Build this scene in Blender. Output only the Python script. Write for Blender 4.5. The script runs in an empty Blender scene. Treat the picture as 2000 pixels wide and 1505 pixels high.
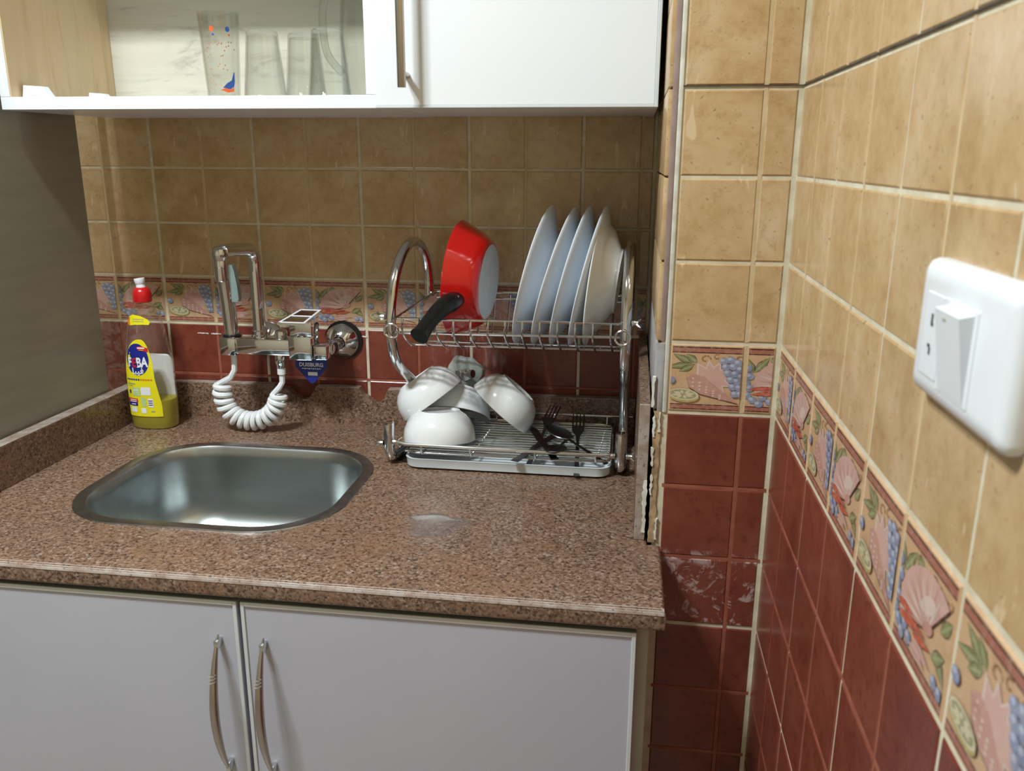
import bpy, bmesh, math, random
from mathutils import Vector, Matrix
random.seed(7)
S = bpy.context.scene
COL = S.collection
ZO = 1.154            # height of the border's upper edge above the floor; z below is relative to it
PI = math.pi

# ---------------------------------------------------------------- camera
cd = bpy.data.cameras.new('camera'); cam = bpy.data.objects.new('camera', cd); COL.objects.link(cam)
cd.sensor_fit = 'HORIZONTAL'; cd.sensor_width = 36.0; cd.lens = 36.0*1648.11/2000.0
cd.clip_start = 0.02
def axes(y, p, r):
    f = Vector((math.sin(y)*math.cos(p), math.cos(y)*math.cos(p), math.sin(p)))
    a = Vector((math.cos(y), -math.sin(y), 0)); u = a.cross(f)
    return math.cos(r)*a + math.sin(r)*u, -math.sin(r)*a + math.cos(r)*u, f
CR, CU, CF = axes(-0.140203, -0.264803, 0.003696)
m = Matrix((CR, CU, -CF)).transposed().to_4x4()
m.translation = Vector((0.89011, -1.50840, 0.22264+ZO)); cam.matrix_world = m
cd.dof.use_dof = True; cd.dof.focus_distance = 1.32; cd.dof.aperture_fstop = 11.0
S.camera = cam

# ---------------------------------------------------------------- world, exposure
w = bpy.data.worlds.new('World'); S.world = w; w.use_nodes = True
w.node_tree.nodes['Background'].inputs[0].default_value = (1.0, 0.90, 0.74, 1)
w.node_tree.nodes['Background'].inputs[1].default_value = 0.09
S.view_settings.view_transform = 'Standard'; S.view_settings.look = 'None'
S.view_settings.exposure = 0.0; S.view_settings.gamma = 1.0; S.view_settings.use_curve_mapping = False

# ---------------------------------------------------------------- ceiling light (its two bulbs)
LAMP = (0.02, -1.18, 1.44)
for i, dx in enumerate((-0.10, 0.10)):
    ld = bpy.data.lights.new('bulb_light', 'AREA'); ld.shape = 'DISK'; ld.size = 0.13
    ld.energy = 36.0; ld.color = (0.90, 0.97, 1.0)
    lo = bpy.data.objects.new('bulb_light', ld); COL.objects.link(lo)
    lo.location = (LAMP[0]+dx, LAMP[1], LAMP[2]-0.055+ZO)

# ================================================================ helpers
ORI = {}
def link(o): COL.objects.link(o); return o
def finish(bm, name, mat, smooth=0.6):
    bmesh.ops.recalc_face_normals(bm, faces=bm.faces[:])
    me = bpy.data.meshes.new(name); bm.to_mesh(me); bm.free()
    if smooth:
        me.shade_smooth(); me.set_sharp_from_angle(angle=smooth)
    for mm in (mat if isinstance(mat, (list, tuple)) else [mat]): me.materials.append(mm)
    return me
def tag(o, label=None, cat=None, group=None, kind=None):
    if label: o['label'] = label
    if cat: o['category'] = cat
    if group: o['group'] = group
    if kind: o['kind'] = kind
    return o
def thing(name, label, cat, loc, group=None):
    o = bpy.data.objects.new(name, None); o.empty_display_size = 0.05; link(o)
    o.location = (loc[0], loc[1], loc[2]+ZO); ORI[o.name] = Vector(loc)
    return tag(o, label, cat, group)
def part(name, bm, mat, parent, label=None, smooth=0.6):
    g = ORI[parent.name]
    bmesh.ops.translate(bm, verts=bm.verts[:], vec=-g)
    o = link(bpy.data.objects.new(name, finish(bm, name, mat, smooth))); o.parent = parent
    ORI[o.name] = g
    if label: o['label'] = label
    return o
def solo(name, bm, mat, label, cat, loc, group=None, kind=None, smooth=0.6):
    bmesh.ops.translate(bm, verts=bm.verts[:], vec=-Vector(loc))
    o = link(bpy.data.objects.new(name, finish(bm, name, mat, smooth)))
    o.location = (loc[0], loc[1], loc[2]+ZO); ORI[o.name] = Vector(loc)
    return tag(o, label, cat, group, kind)
def struct(name, bm, mat, label, cat, smooth=0.6):
    return solo(name, bm, mat, label, cat, (0, 0, 0), kind='structure', smooth=smooth)
def meshpart(name, me, parent, loc, rotz=0.0):
    o = link(bpy.data.objects.new(name, me)); o.parent = parent
    o.location = Vector(loc)-ORI[parent.name]; o.rotation_euler = (0, 0, rotz); return o

def NB(): return bmesh.new()
def bx(bm, x0, x1, y0, y1, z0, z1, bev=0.0, seg=2):
    r = bmesh.ops.create_cube(bm, size=1.0, matrix=Matrix.Translation(((x0+x1)/2, (y0+y1)/2, (z0+z1)/2)) @ Matrix.Diagonal((x1-x0, y1-y0, z1-z0, 1)))
    if bev > 0:
        es = list({e for v in r['verts'] for e in v.link_edges})
        bmesh.ops.bevel(bm, geom=es, offset=bev, segments=seg, affect='EDGES', profile=0.5)
    return bm
def box(*a, **k): return bx(NB(), *a, **k)
def catmull(pts, n=6, closed=False):
    P = [Vector(p) for p in pts]; out = []; N = len(P)
    for i in range(N if closed else N-1):
        if closed: a, b, c, d = P[(i-1) % N], P[i], P[(i+1) % N], P[(i+2) % N]
        else: a, b, c, d = P[max(i-1, 0)], P[i], P[i+1], P[min(i+2, N-1)]
        for k in range(n):
            t = k/n
            out.append(0.5*((2*b)+(-a+c)*t+(2*a-5*b+4*c-d)*t*t+(-a+3*b-3*c+d)*t**3))
    if not closed: out.append(P[-1])
    return out
def tube(bm, pts, r, seg=10, closed=False, cap=True):
    P = [Vector(p) for p in pts]; N = len(P); rs = r if isinstance(r, (list, tuple)) else [r]*N
    T = []
    for i in range(N):
        if closed: t = P[(i+1) % N]-P[i-1]
        else: t = P[min(i+1, N-1)]-P[max(i-1, 0)]
        T.append(t.normalized())
    n = T[0].orthogonal().normalized(); rings = []
    for i in range(N):
        n = (n - T[i]*n.dot(T[i])); n = n.normalized() if n.length > 1e-6 else T[i].orthogonal().normalized()
        b = T[i].cross(n)
        rings.append([bm.verts.new(P[i]+rs[i]*(math.cos(2*PI*k/seg)*n+math.sin(2*PI*k/seg)*b)) for k in range(seg)])
    for i in range(N if closed else N-1):
        A, B = rings[i], rings[(i+1) % N]
        for k in range(seg):
            bm.faces.new((A[k], A[(k+1) % seg], B[(k+1) % seg], B[k]))
    if cap and not closed:
        bm.faces.new(rings[0][::-1]); bm.faces.new(rings[-1])
    return bm
def lathe(bm, prof, M=None, seg=32, sx=1.0, sy=1.0):
    """profile (r,z) turned about z, then moved by M; r=0 ends become one point"""
    M = M or Matrix.Identity(4); rings = []
    for r, z in prof:
        if r < 1e-6: rings.append([bm.verts.new(M @ Vector((0, 0, z)))])
        else: rings.append([bm.verts.new(M @ Vector((r*sx*math.cos(2*PI*k/seg), r*sy*math.sin(2*PI*k/seg), z))) for k in range(seg)])
    for A, B in zip(rings, rings[1:]):
        for k in range(seg):
            a, b = A[k % len(A)], A[(k+1) % len(A)]; c, d = B[(k+1) % len(B)], B[k % len(B)]
            f = []
            for v in (a, b, c, d):
                if v not in f: f.append(v)
            if len(f) > 2: bm.faces.new(f)
    if len(rings[0]) > 1: bm.faces.new(rings[0][::-1])
    if len(rings[-1]) > 1: bm.faces.new(rings[-1])
    return bm
def frame(origin, zaxis, xhint=(1, 0, 0)):
    z = Vector(zaxis).normalized(); x = Vector(xhint); x = (x-z*x.dot(z)).normalized(); y = z.cross(x)
    M = Matrix((x, y, z)).transposed().to_4x4(); M.translation = Vector(origin); return M
def prism(bm, poly, to3, d):
    """polygon of (a,b) swept by depth 0..d through to3(a,b,depth)"""
    A = [bm.verts.new(to3(a, b, 0)) for a, b in poly]; B = [bm.verts.new(to3(a, b, d)) for a, b in poly]
    n = len(poly); bm.faces.new(A); bm.faces.new(B[::-1])
    for i in range(n): bm.faces.new((A[i], B[i], B[(i+1) % n], A[(i+1) % n]))
    return bm
def rrect(cx, cy, hw, hd, r, n=10):
    out = []
    for q, (sx, sy) in enumerate(((1, 1), (-1, 1), (-1, -1), (1, -1))):
        for k in range(n):
            a = PI/2*(q + k/(n-1)); out.append((cx+sx*(hw-r)+r*math.cos(a), cy+sy*(hd-r)+r*math.sin(a)))
    return out
def loft(bm, loops, cap0=False, cap1=False):
    R = [[bm.verts.new(p) for p in L] for L in loops]; n = len(R[0])
    for A, B in zip(R, R[1:]):
        for k in range(n): bm.faces.new((A[k], A[(k+1) % n], B[(k+1) % n], B[k]))
    if cap0: bm.faces.new(R[0][::-1])
    if cap1: bm.faces.new(R[-1])
    return bm

# ================================================================ materials
def new_mat(name):
    mt = bpy.data.materials.new(name); mt.use_nodes = True
    nt = mt.node_tree; return mt, nt, nt.nodes['Principled BSDF']
class G:                                   # small node-graph helper
    def __init__(s, nt): s.nt = nt
    def n(s, t, **kw):
        x = s.nt.nodes.new(t)
        for k, v in kw.items(): setattr(x, k, v)
        return x
    def put(s, sock, v):
        if isinstance(v, bpy.types.NodeSocket): s.nt.links.new(v, sock)
        elif isinstance(v, (tuple, list)) and len(v) == 3 and sock.type == 'RGBA': sock.default_value = (*v, 1)
        else: sock.default_value = v
    def math(s, op, a, b=0.0, c=0.0):
        x = s.n('ShaderNodeMath', operation=op); s.put(x.inputs[0], a); s.put(x.inputs[1], b); s.put(x.inputs[2], c); return x.outputs[0]
    def mix(s, f, a, b, mode='MIX'):
        x = s.n('ShaderNodeMix', data_type='RGBA', blend_type=mode); s.put(x.inputs[0], f); s.put(x.inputs[6], a); s.put(x.inputs[7], b); return x.outputs[2]
    def pos(s, scale=(1, 1, 1), src='pos'):
        if src == 'pos': o = s.n('ShaderNodeNewGeometry').outputs['Position']
        else: o = s.n('ShaderNodeTexCoord').outputs['Object']
        mp = s.n('ShaderNodeMapping'); s.put(mp.inputs[0], o); mp.inputs[3].default_value = scale; return mp.outputs[0]
    def noise(s, vec, scale, detail=4.0, rough=0.55, dist=0.0):
        x = s.n('ShaderNodeTexNoise'); s.put(x.inputs['Vector'], vec); x.inputs['Scale'].default_value = scale
        x.inputs['Detail'].default_value = detail; x.inputs['Roughness'].default_value = rough; x.inputs['Distortion'].default_value = dist
        return x.outputs['Fac']
    def ramp(s, f, stops):
        x = s.n('ShaderNodeValToRGB'); s.put(x.inputs[0], f); e = x.color_ramp.elements
        while len(e) < len(stops): e.new(0.5)
        for q, (p, c) in zip(e, stops):
            q.position = p; q.color = (*c, 1) if len(c) == 3 else c
        return x.outputs[0]
    def band(s, f, lo, hi):
        x = s.n('ShaderNodeMapRange'); s.put(x.inputs[0], f); x.inputs[1].default_value = lo; x.inputs[2].default_value = hi; x.interpolation_type = 'SMOOTHSTEP'; return x.outputs[0]
    def bump(s, h, strength, dist=0.001):
        x = s.n('ShaderNodeBump'); s.put(x.inputs['Height'], h); x.inputs['Strength'].default_value = strength; x.inputs['Distance'].default_value = dist; return x.outputs[0]
    def xyz(s):
        x = s.n('ShaderNodeSeparateXYZ'); s.put(x.inputs[0], s.n('ShaderNodeNewGeometry').outputs['Position']); return x.outputs
def pm(name, c1, c2=None, scale=20, rough=0.5, metal=0.0, stretch=(1, 1, 1), bump=0.0, spec=None, src='pos', coat=0.0, rv=0.0):
    mt, nt, b = new_mat(name); g = G(nt)
    c2 = c2 or tuple(x*0.93 for x in c1)
    f = g.noise(g.pos(stretch, src), scale)
    g.put(b.inputs['Base Color'], g.mix(g.band(f, 0.3, 0.7), c1, c2))
    b.inputs['Metallic'].default_value = metal
    g.put(b.inputs['Roughness'], g.math('MULTIPLY_ADD', f, rv, rough-rv*0.5) if rv else rough)
    if bump: g.put(b.inputs['Normal'], g.bump(f, bump))
    if spec is not None: b.inputs['Specular IOR Level'].default_value = spec
    if coat: b.inputs['Coat Weight'].default_value = coat; b.inputs['Coat Roughness'].default_value = 0.05
    return mt

def tan_tile():
    mt, nt, b = new_mat('tan glazed tile'); g = G(nt); p = g.pos()
    rnd = g.n('ShaderNodeObjectInfo').outputs['Random']
    big = g.noise(p, 13, 6, 0.62, 0.4); fine = g.noise(p, 75, 6, 0.7); spot = g.noise(p, 150, 3, 0.6)
    c = g.ramp(big, [(0.28, (0.40, 0.255, 0.115)), (0.44, (0.50, 0.34, 0.17)), (0.56, (0.56, 0.40, 0.22)), (0.72, (0.61, 0.48, 0.31))])
    c = g.mix(g.math('MULTIPLY', g.band(fine, 0.45, 0.75), 0.45), c, (0.62, 0.47, 0.28))
    c = g.mix(g.math('MULTIPLY', g.band(fine, 0.5, 0.28), 0.5), c, (0.34, 0.195, 0.080))
    c = g.mix(g.math('MULTIPLY', g.band(spot, 0.63, 0.71), 0.65), c, (0.20, 0.115, 0.045))
    vein = g.noise(g.pos((1.0, 1.0, 0.28)), 55, 3, 0.5, 1.2)
    c = g.mix(g.math('MULTIPLY', g.band(vein, 0.66, 0.73), 0.65), c, (0.74, 0.60, 0.40))
    c = g.mix(g.math('MULTIPLY', rnd, 0.22), c, (0.44, 0.29, 0.135))
    g.put(b.inputs['Base Color'], c)
    g.put(b.inputs['Roughness'], g.math('MULTIPLY_ADD', fine, 0.14, 0.13))
    g.put(b.inputs['Normal'], g.bump(fine, 0.10, 0.0006))
    return mt
def red_tile():
    mt, nt, b = new_mat('dark red glazed tile'); g = G(nt); p = g.pos()
    rnd = g.n('ShaderNodeObjectInfo').outputs['Random']; X, Y, Z = g.xyz()
    big = g.noise(p, 10, 5, 0.6, 0.4); fine = g.noise(p, 80, 5, 0.65)
    c = g.ramp(big, [(0.28, (0.120, 0.024, 0.015)), (0.5, (0.200, 0.046, 0.028)), (0.75, (0.255, 0.074, 0.048))])
    c = g.mix(g.math('MULTIPLY', g.band(fine, 0.5, 0.28), 0.5), c, (0.075, 0.013, 0.009))
    c = g.mix(g.math('MULTIPLY', rnd, 0.25), c, (0.125, 0.024, 0.015))
    # lime scale: crusted on the pier at counter height, faint runs below the wall valve, haze by the left corner
    crust = g.noise(g.pos((1, 1, 0.9)), 38, 7, 0.72, 0.8)
    zb = g.math('MULTIPLY', g.band(Z, ZO-0.395, ZO-0.385), g.band(Z, ZO-0.285, ZO-0.297))
    yb = g.math('MULTIPLY', g.band(Y, -0.47, -0.465), g.band(Y, -0.44, -0.45))
    pier = g.math('MULTIPLY', g.math('MULTIPLY', zb, yb), g.band(crust, 0.535, 0.60))
    near = g.band(g.math('ABSOLUTE', g.math('SUBTRACT', Z, ZO-0.292)), 0.014, 0.003)
    pier2 = g.math('MULTIPLY', g.math('MULTIPLY', near, yb), g.band(crust, 0.49, 0.56))
    run = g.noise(g.pos((1, 1, 0.22)), 60, 5, 0.7)
    vb = g.math('MULTIPLY', g.math('MULTIPLY', g.band(X, 0.50, 0.58), g.band(X, 0.74, 0.66)), g.band(Y, -0.05, -0.03))
    valve = g.math('MULTIPLY', g.math('MULTIPLY', vb, g.band(run, 0.5, 0.72)), 0.6)
    left = g.math('MULTIPLY', g.math('MULTIPLY', g.band(X, -0.02, -0.09), g.band(Y, -0.05, -0.03)), g.math('MULTIPLY', g.band(crust, 0.4, 0.65), 0.55))
    msk = g.math('MAXIMUM', g.math('MAXIMUM', pier, pier2), g.math('MAXIMUM', valve, left))
    c = g.mix(g.math('MULTIPLY', msk, 0.62), c, (0.56, 0.46, 0.43))
    g.put(b.inputs['Base Color'], c)
    g.put(b.inputs['Roughness'], g.math('MULTIPLY_ADD', msk, 0.4, g.math('MULTIPLY_ADD', fine, 0.15, 0.17)))
    g.put(b.inputs['Normal'], g.bump(fine, 0.10, 0.0006))
    return mt
def granite(name, k=1.0):
    mt, nt, b = new_mat(name); g = G(nt); p = g.pos()
    v = g.n('ShaderNodeTexVoronoi'); g.put(v.inputs['Vector'], p); v.inputs['Scale'].default_value = 330.0
    sp = g.n('ShaderNodeSeparateColor'); g.put(sp.inputs[0], v.outputs['Color'])
    n1 = g.noise(p, 210, 4, 0.7); n2 = g.noise(p, 14, 4, 0.6)
    c = g.ramp(sp.outputs[0], [(0.0, (0.085*k, 0.048*k, 0.032*k)), (0.2, (0.17*k, 0.098*k, 0.062*k)), (0.55, (0.225*k, 0.138*k, 0.094*k)), (0.85, (0.26*k, 0.17*k, 0.12*k)), (1.0, (0.36*k, 0.27*k, 0.21*k))])
    c = g.mix(g.math('MULTIPLY', g.band(n2, 0.45, 0.68), 0.45), c, (0.25*k, 0.135*k, 0.075*k))
    c = g.mix(g.math('MULTIPLY', g.band(n1, 0.47, 0.38), 0.85), c, (0.028*k, 0.017*k, 0.013*k))
    c = g.mix(g.math('MULTIPLY', g.band(n1, 0.62, 0.70), 0.45), c, (0.38*k, 0.29*k, 0.23*k))
    g.put(b.inputs['Base Color'], c); g.put(b.inputs['Roughness'], g.math('MULTIPLY_ADD', n2, 0.2, 0.18))
    g.put(b.inputs['Normal'], g.bump(n1, 0.06, 0.0005))
    return mt
def wood(name, ca, cb, cc, along, scale, rough=0.45):
    mt, nt, b = new_mat(name); g = G(nt); st = [1, 1, 1]; st[along] = 0.06
    n1 = g.noise(g.pos(tuple(st)), scale, 5, 0.6, 0.6); st[along] = 0.16
    n2 = g.noise(g.pos(tuple(st)), scale*0.55, 7, 0.72, 1.5)
    c = g.ramp(n1, [(0.3, ca), (0.55, cb), (0.75, ca)])
    c = g.mix(g.math('MULTIPLY', g.band(n2, 0.52, 0.72), 0.85), c, cc)
    g.put(b.inputs['Base Color'], c); b.inputs['Roughness'].default_value = rough
    return mt
def clear(name, tint=(1, 1, 1), ior=1.45, boost=1.0, rough=0.02, body=0.0, bodycol=(1, 1, 1)):
    """thin clear wall: passes light, with Fresnel gloss"""
    mt = bpy.data.materials.new(name); mt.use_nodes = True; nt = mt.node_tree; nt.nodes.clear(); g = G(nt)
    tr = g.n('ShaderNodeBsdfTransparent'); g.put(tr.inputs[0], (*tint, 1))
    gl = g.n('ShaderNodeBsdfGlossy'); gl.inputs['Roughness'].default_value = rough
    df = g.n('ShaderNodeBsdfDiffuse'); nz = g.noise(g.pos(), 40, 3)
    g.put(df.inputs[0], g.mix(nz, bodycol, tuple(x*0.95 for x in bodycol)))
    lw_ = g.n('ShaderNodeLayerWeight'); lw_.inputs[0].default_value = 0.5
    f0 = ((ior-1)/(ior+1))**2; fres = g.math('MULTIPLY_ADD', g.math('POWER', lw_.outputs['Facing'], 2.6), 0.55, f0)
    m0 = g.n('ShaderNodeMixShader'); m0.inputs[0].default_value = body
    nt.links.new(tr.outputs[0], m0.inputs[1]); nt.links.new(df.outputs[0], m0.inputs[2])
    mx = g.n('ShaderNodeMixShader'); g.put(mx.inputs[0], g.math('MULTIPLY', fres, boost))
    nt.links.new(m0.outputs[0], mx.inputs[1]); nt.links.new(gl.outputs[0], mx.inputs[2])
    out = g.n('ShaderNodeOutputMaterial'); nt.links.new(mx.outputs[0], out.inputs[0])
    return mt
def printed():
    mt, nt, b = new_mat('printed glaze'); g = G(nt)
    a = g.n('ShaderNodeVertexColor'); a.layer_name = 'Col'
    f = g.noise(g.pos(), 160, 5, 0.7); h = g.noise(g.pos(), 30, 4, 0.6)
    c = g.mix(g.math('MULTIPLY', g.band(f, 0.45, 0.7), 0.30), a.outputs[0], (0.62, 0.50, 0.40))
    c = g.mix(g.math('MULTIPLY', g.band(h, 0.5, 0.3), 0.35), c, g.mix(1.0, a.outputs[0], (0.55, 0.42, 0.36), 'MULTIPLY'))
    g.put(b.inputs['Base Color'], c); b.inputs['Roughness'].default_value = 0.25
    return mt

M_TAN, M_RED, M_PRINT = tan_tile(), red_tile(), printed()
M_GRAN = granite('brown speckled granite')
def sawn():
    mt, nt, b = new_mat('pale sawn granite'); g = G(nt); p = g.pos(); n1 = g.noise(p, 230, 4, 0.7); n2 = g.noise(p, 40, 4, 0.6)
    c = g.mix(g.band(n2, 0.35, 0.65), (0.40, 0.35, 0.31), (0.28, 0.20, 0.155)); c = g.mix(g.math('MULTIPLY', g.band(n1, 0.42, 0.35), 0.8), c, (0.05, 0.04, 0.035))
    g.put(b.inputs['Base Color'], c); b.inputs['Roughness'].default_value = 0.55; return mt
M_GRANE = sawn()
M_GROUT = pm('cream grout', (0.68, 0.63, 0.49), (0.56, 0.50, 0.36), 45, 0.9, bump=0.4)
M_GTAN = pm('tan groove', (0.60, 0.48, 0.30), (0.52, 0.39, 0.22), 45, 0.8)
M_GRED = pm('terracotta groove', (0.34, 0.11, 0.065), (0.26, 0.07, 0.04), 45, 0.7)
M_CRACK = pm('dark open joint', (0.05, 0.04, 0.03), (0.10, 0.08, 0.06), 40, 0.9)
M_WGROUT = pm('white filler', (0.74, 0.76, 0.70), (0.60, 0.60, 0.52), 60, 0.9, bump=0.4)
M_PAINT = pm('warm cream wall paint', (0.66, 0.59, 0.46), (0.62, 0.55, 0.42), 6, 0.7)
M_CEIL = pm('white ceiling paint', (0.75, 0.75, 0.73), (0.70, 0.70, 0.68), 5, 0.8)
M_FLOOR = pm('beige floor tile', (0.40, 0.34, 0.27), (0.34, 0.28, 0.22), 8, 0.4)
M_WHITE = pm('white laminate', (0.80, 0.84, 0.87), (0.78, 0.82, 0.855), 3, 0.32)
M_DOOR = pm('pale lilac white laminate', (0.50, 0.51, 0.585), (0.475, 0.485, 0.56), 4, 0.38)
M_EDGE = pm('white edge profile', (0.66, 0.70, 0.72), (0.61, 0.65, 0.67), 15, 0.35)
M_RAIL = pm('grey green carcass board', (0.34, 0.37, 0.33), (0.30, 0.33, 0.29), 12, 0.5)
M_CREAM = pm('cream carcass edge', (0.48, 0.48, 0.42), (0.42, 0.42, 0.36), 14, 0.5)
M_CHROME = pm('polished chrome', (0.72, 0.74, 0.75), (0.66, 0.68, 0.69), 12, 0.07, 1.0)
M_WIRE = pm('chromed wire', (0.70, 0.71, 0.71), (0.60, 0.61, 0.61), 30, 0.16, 1.0)
M_STEEL = pm('brushed stainless steel', (0.50, 0.54, 0.54), (0.44, 0.48, 0.48), 60, 0.31, 1.0, stretch=(0.1, 1, 1), rv=0.08)
M_RIM = pm('worn stainless rim', (0.40, 0.40, 0.39), (0.28, 0.28, 0.27), 45, 0.35, 1.0)
M_SATIN = pm('satin nickel', (0.50, 0.47, 0.43), (0.44, 0.41, 0.37), 60, 0.27, 1.0, stretch=(1, 1, 0.1))
M_CHINA = pm('white glazed china', (0.80, 0.83, 0.83), (0.78, 0.81, 0.815), 8, 0.12, coat=0.5)
M_PLATE = pm('bluish white glazed china', (0.72, 0.79, 0.86), (0.69, 0.76, 0.84), 8, 0.22)
M_CUT = pm('tarnished steel cutlery', (0.22, 0.22, 0.23), (0.15, 0.15, 0.16), 40, 0.28, 1.0)
M_PANRED = pm('red enamel', (0.56, 0.006, 0.004), (0.48, 0.004, 0.003), 12, 0.16, coat=0.6)
M_PANIN = pm('grey nonstick', (0.20, 0.20, 0.20), (0.16, 0.16, 0.16), 40, 0.4)
M_PANBASE = pm('pale pan base', (0.50, 0.53, 0.52), (0.44, 0.47, 0.46), 30, 0.45)
M_BLACK = pm('black plastic', (0.006, 0.006, 0.006), (0.010, 0.010, 0.010), 30, 0.30, spec=0.3)
M_PANEL = pm('grey beige lacquered board', (0.30, 0.28, 0.225), (0.265, 0.25, 0.20), 60, 0.34, stretch=(1, 0.08, 1), rv=0.06)
M_HOSE = pm('white hose plastic', (0.80, 0.83, 0.84), (0.75, 0.78, 0.79), 20, 0.3)
M_GREY = pm('grey green lever plastic', (0.24, 0.31, 0.30), (0.20, 0.27, 0.26), 20, 0.35)
M_TRAY = pm('white tray plastic', (0.66, 0.72, 0.74), (0.58, 0.64, 0.66), 18, 0.35)
M_SWITCH = pm('white switch plastic', (0.78, 0.82, 0.86), (0.76, 0.80, 0.84), 9, 0.22)
M_PUTTY = pm('pale plaster patch', (0.46, 0.49, 0.45), (0.30, 0.33, 0.30), 55, 0.7, bump=0.8)
M_MORTAR = pm('broken tan tile edge', (0.50, 0.36, 0.20), (0.26, 0.17, 0.09), 60, 0.9, bump=0.8)
M_MAUVE = pm('mauve grey tile edge', (0.36, 0.28, 0.26), (0.30, 0.22, 0.20), 35, 0.6)
M_GREYEDGE = pm('grey tile edge', (0.42, 0.42, 0.42), (0.30, 0.29, 0.29), 45, 0.5)
M_BLUE = pm('blue card', (0.010, 0.022, 0.20), (0.012, 0.026, 0.23), 20, 0.4)
M_LWHITE = pm('white print', (0.80, 0.82, 0.85), (0.76, 0.78, 0.81), 30, 0.4)
M_LYEL = pm('yellow label film', (0.80, 0.72, 0.012), (0.76, 0.68, 0.010), 30, 0.35)
M_LRED = pm('red print', (0.55, 0.02, 0.03), (0.50, 0.015, 0.025), 30, 0.4)
M_LBLUE = pm('blue print', (0.012, 0.02, 0.24), (0.012, 0.02, 0.20), 30, 0.4)
M_LGREEN = pm('pale green print', (0.50, 0.66, 0.32), (0.40, 0.58, 0.25), 60, 0.4)
M_LORANGE = pm('orange print', (0.72, 0.22, 0.01), (0.68, 0.18, 0.01), 30, 0.4)
M_LGREY = pm('grey print', (0.34, 0.34, 0.22), (0.28, 0.28, 0.18), 30, 0.4)
M_CAPRED = pm('red cap plastic', (0.55, 0.01, 0.012), (0.50, 0.008, 0.01), 20, 0.28)
M_BOTTLE = clear('clear bottle plastic', (0.93, 0.92, 0.90), 1.5, 1.5, 0.10, 0.03, (0.7, 0.66, 0.6))
M_LIQ = clear('yellow dish liquid', (0.78, 0.70, 0.04), 1.33, 0.6, 0.03, 0.42, (0.80, 0.70, 0.012))
M_GLASS = clear('clear glass', (0.95, 0.955, 0.94), 1.5, 1.3, 0.02)
M_BULB = bpy.data.materials.new('lit bulb'); M_BULB.use_nodes = True
_b = M_BULB.node_tree.nodes['Principled BSDF']; _b.inputs['Emission Color'].default_value = (0.95, 0.98, 1, 1); _b.inputs['Emission Strength'].default_value = 6.0
M_OAK = wood('oak print board', (0.56, 0.40, 0.22), (0.62, 0.46, 0.27), (0.46, 0.31, 0.15), 2, 30)
M_WASH = wood('whitewashed wood print board', (0.52, 0.49, 0.40), (0.58, 0.55, 0.45), (0.27, 0.255, 0.21), 0, 34)

# ================================================================ room shell
XR, YP, HB = 1.0746, -0.46, 0.0909       # right wall plane, pier front plane, border height
ZF, ZC = -ZO, 1.50                       # floor, ceiling
ZT = -0.274                              # worktop
struct('floor', box(-1.6, XR+0.1, -3.1, 0.1, ZF-0.1, ZF), M_FLOOR, 'beige kitchen floor below the cabinets', 'floor')
struct('ceiling', box(-1.6, XR+0.1, -3.1, 0.1, ZC, ZC+0.1), M_CEIL, 'white kitchen ceiling above the cabinets', 'ceiling')
struct('wall_left', box(-1.6, -1.5, -3.0, 0.0, ZF, ZC), M_PAINT, 'plain cream wall at the far left of the kitchen', 'wall')
struct('wall_rear', box(-1.6, XR, -3.1, -3.0, ZF, ZC), M_PAINT, 'plain cream wall opposite the sink', 'wall')
D = 0.0014                               # joints lie this far behind the tile faces
wall_back = struct('wall_back', box(-1.6, 0.93, D, 0.1, ZF, ZC), M_GROUT, 'tiled wall behind the sink, tan above and dark red below', 'wall')
wall_right = struct('wall_right', box(XR+D, XR+0.1, -3.0, 0.1, ZF, ZC), M_GROUT, 'tiled side wall with the light switch on it', 'wall')
wall_pier = struct('wall_pier', box(0.931, XR+D, YP+D, 0.0, ZF, ZC), M_GROUT, 'tiled pier between the worktop and the side wall', 'wall')

_tiles = {}
def tile_mesh(w, h, mat, d=0.006, bev=0.0016):
    key = (round(w, 4), round(h, 4), mat.name)
    if key in _tiles: return _tiles[key]
    bm = NB(); x, z, b = w/2, h/2, bev
    loops = [[(-x, d, -z), (x, d, -z), (x, d, z), (-x, d, z)], [(-x, b*0.7, -z), (x, b*0.7, -z), (x, b*0.7, z), (-x, b*0.7, z)],
             [(-x+b, 0, -z+b), (x-b, 0, -z+b), (x-b, 0, z-b), (-x+b, 0, z-b)]]
    loft(bm, loops, cap1=True)
    _tiles[key] = finish(bm, 'tile', mat, 0.3); return _tiles[key]

# ---- the painted border: flat shapes in (u,v) on a 10 x 9.1 cm piece
def ell(cx, cy, a, b, rot=0, n=12):
    c, s = math.cos(rot), math.sin(rot)
    return [(cx+a*math.cos(t)*c-b*math.sin(t)*s, cy+a*math.cos(t)*s+b*math.sin(t)*c) for t in [2*PI*k/n for k in range(n)]]
def leaf(x0, y0, x1, y1, w):
    dx, dy = x1-x0, y1-y0; L = math.hypot(dx, dy); nx, ny = -dy/L*w, dx/L*w
    P = [(0, 0), (.25, .8), (.5, 1), (.75, .6), (1, 0), (.75, -.5), (.5, -1), (.25, -.75)]
    return [(x0+dx*t+nx*q, y0+dy*t+ny*q) for t, q in P]
def quad(x0, y0, x1, y1): return [(x0, y0), (x1, y0), (x1, y1), (x0, y1)]
PEACH = (0.56, 0.36, 0.20); MAU = (0.36, 0.135, 0.095); DRK = (0.075, 0.022, 0.018); GRN = (0.19, 0.215, 0.085); GRN2 = (0.30, 0.32, 0.16)
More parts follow.
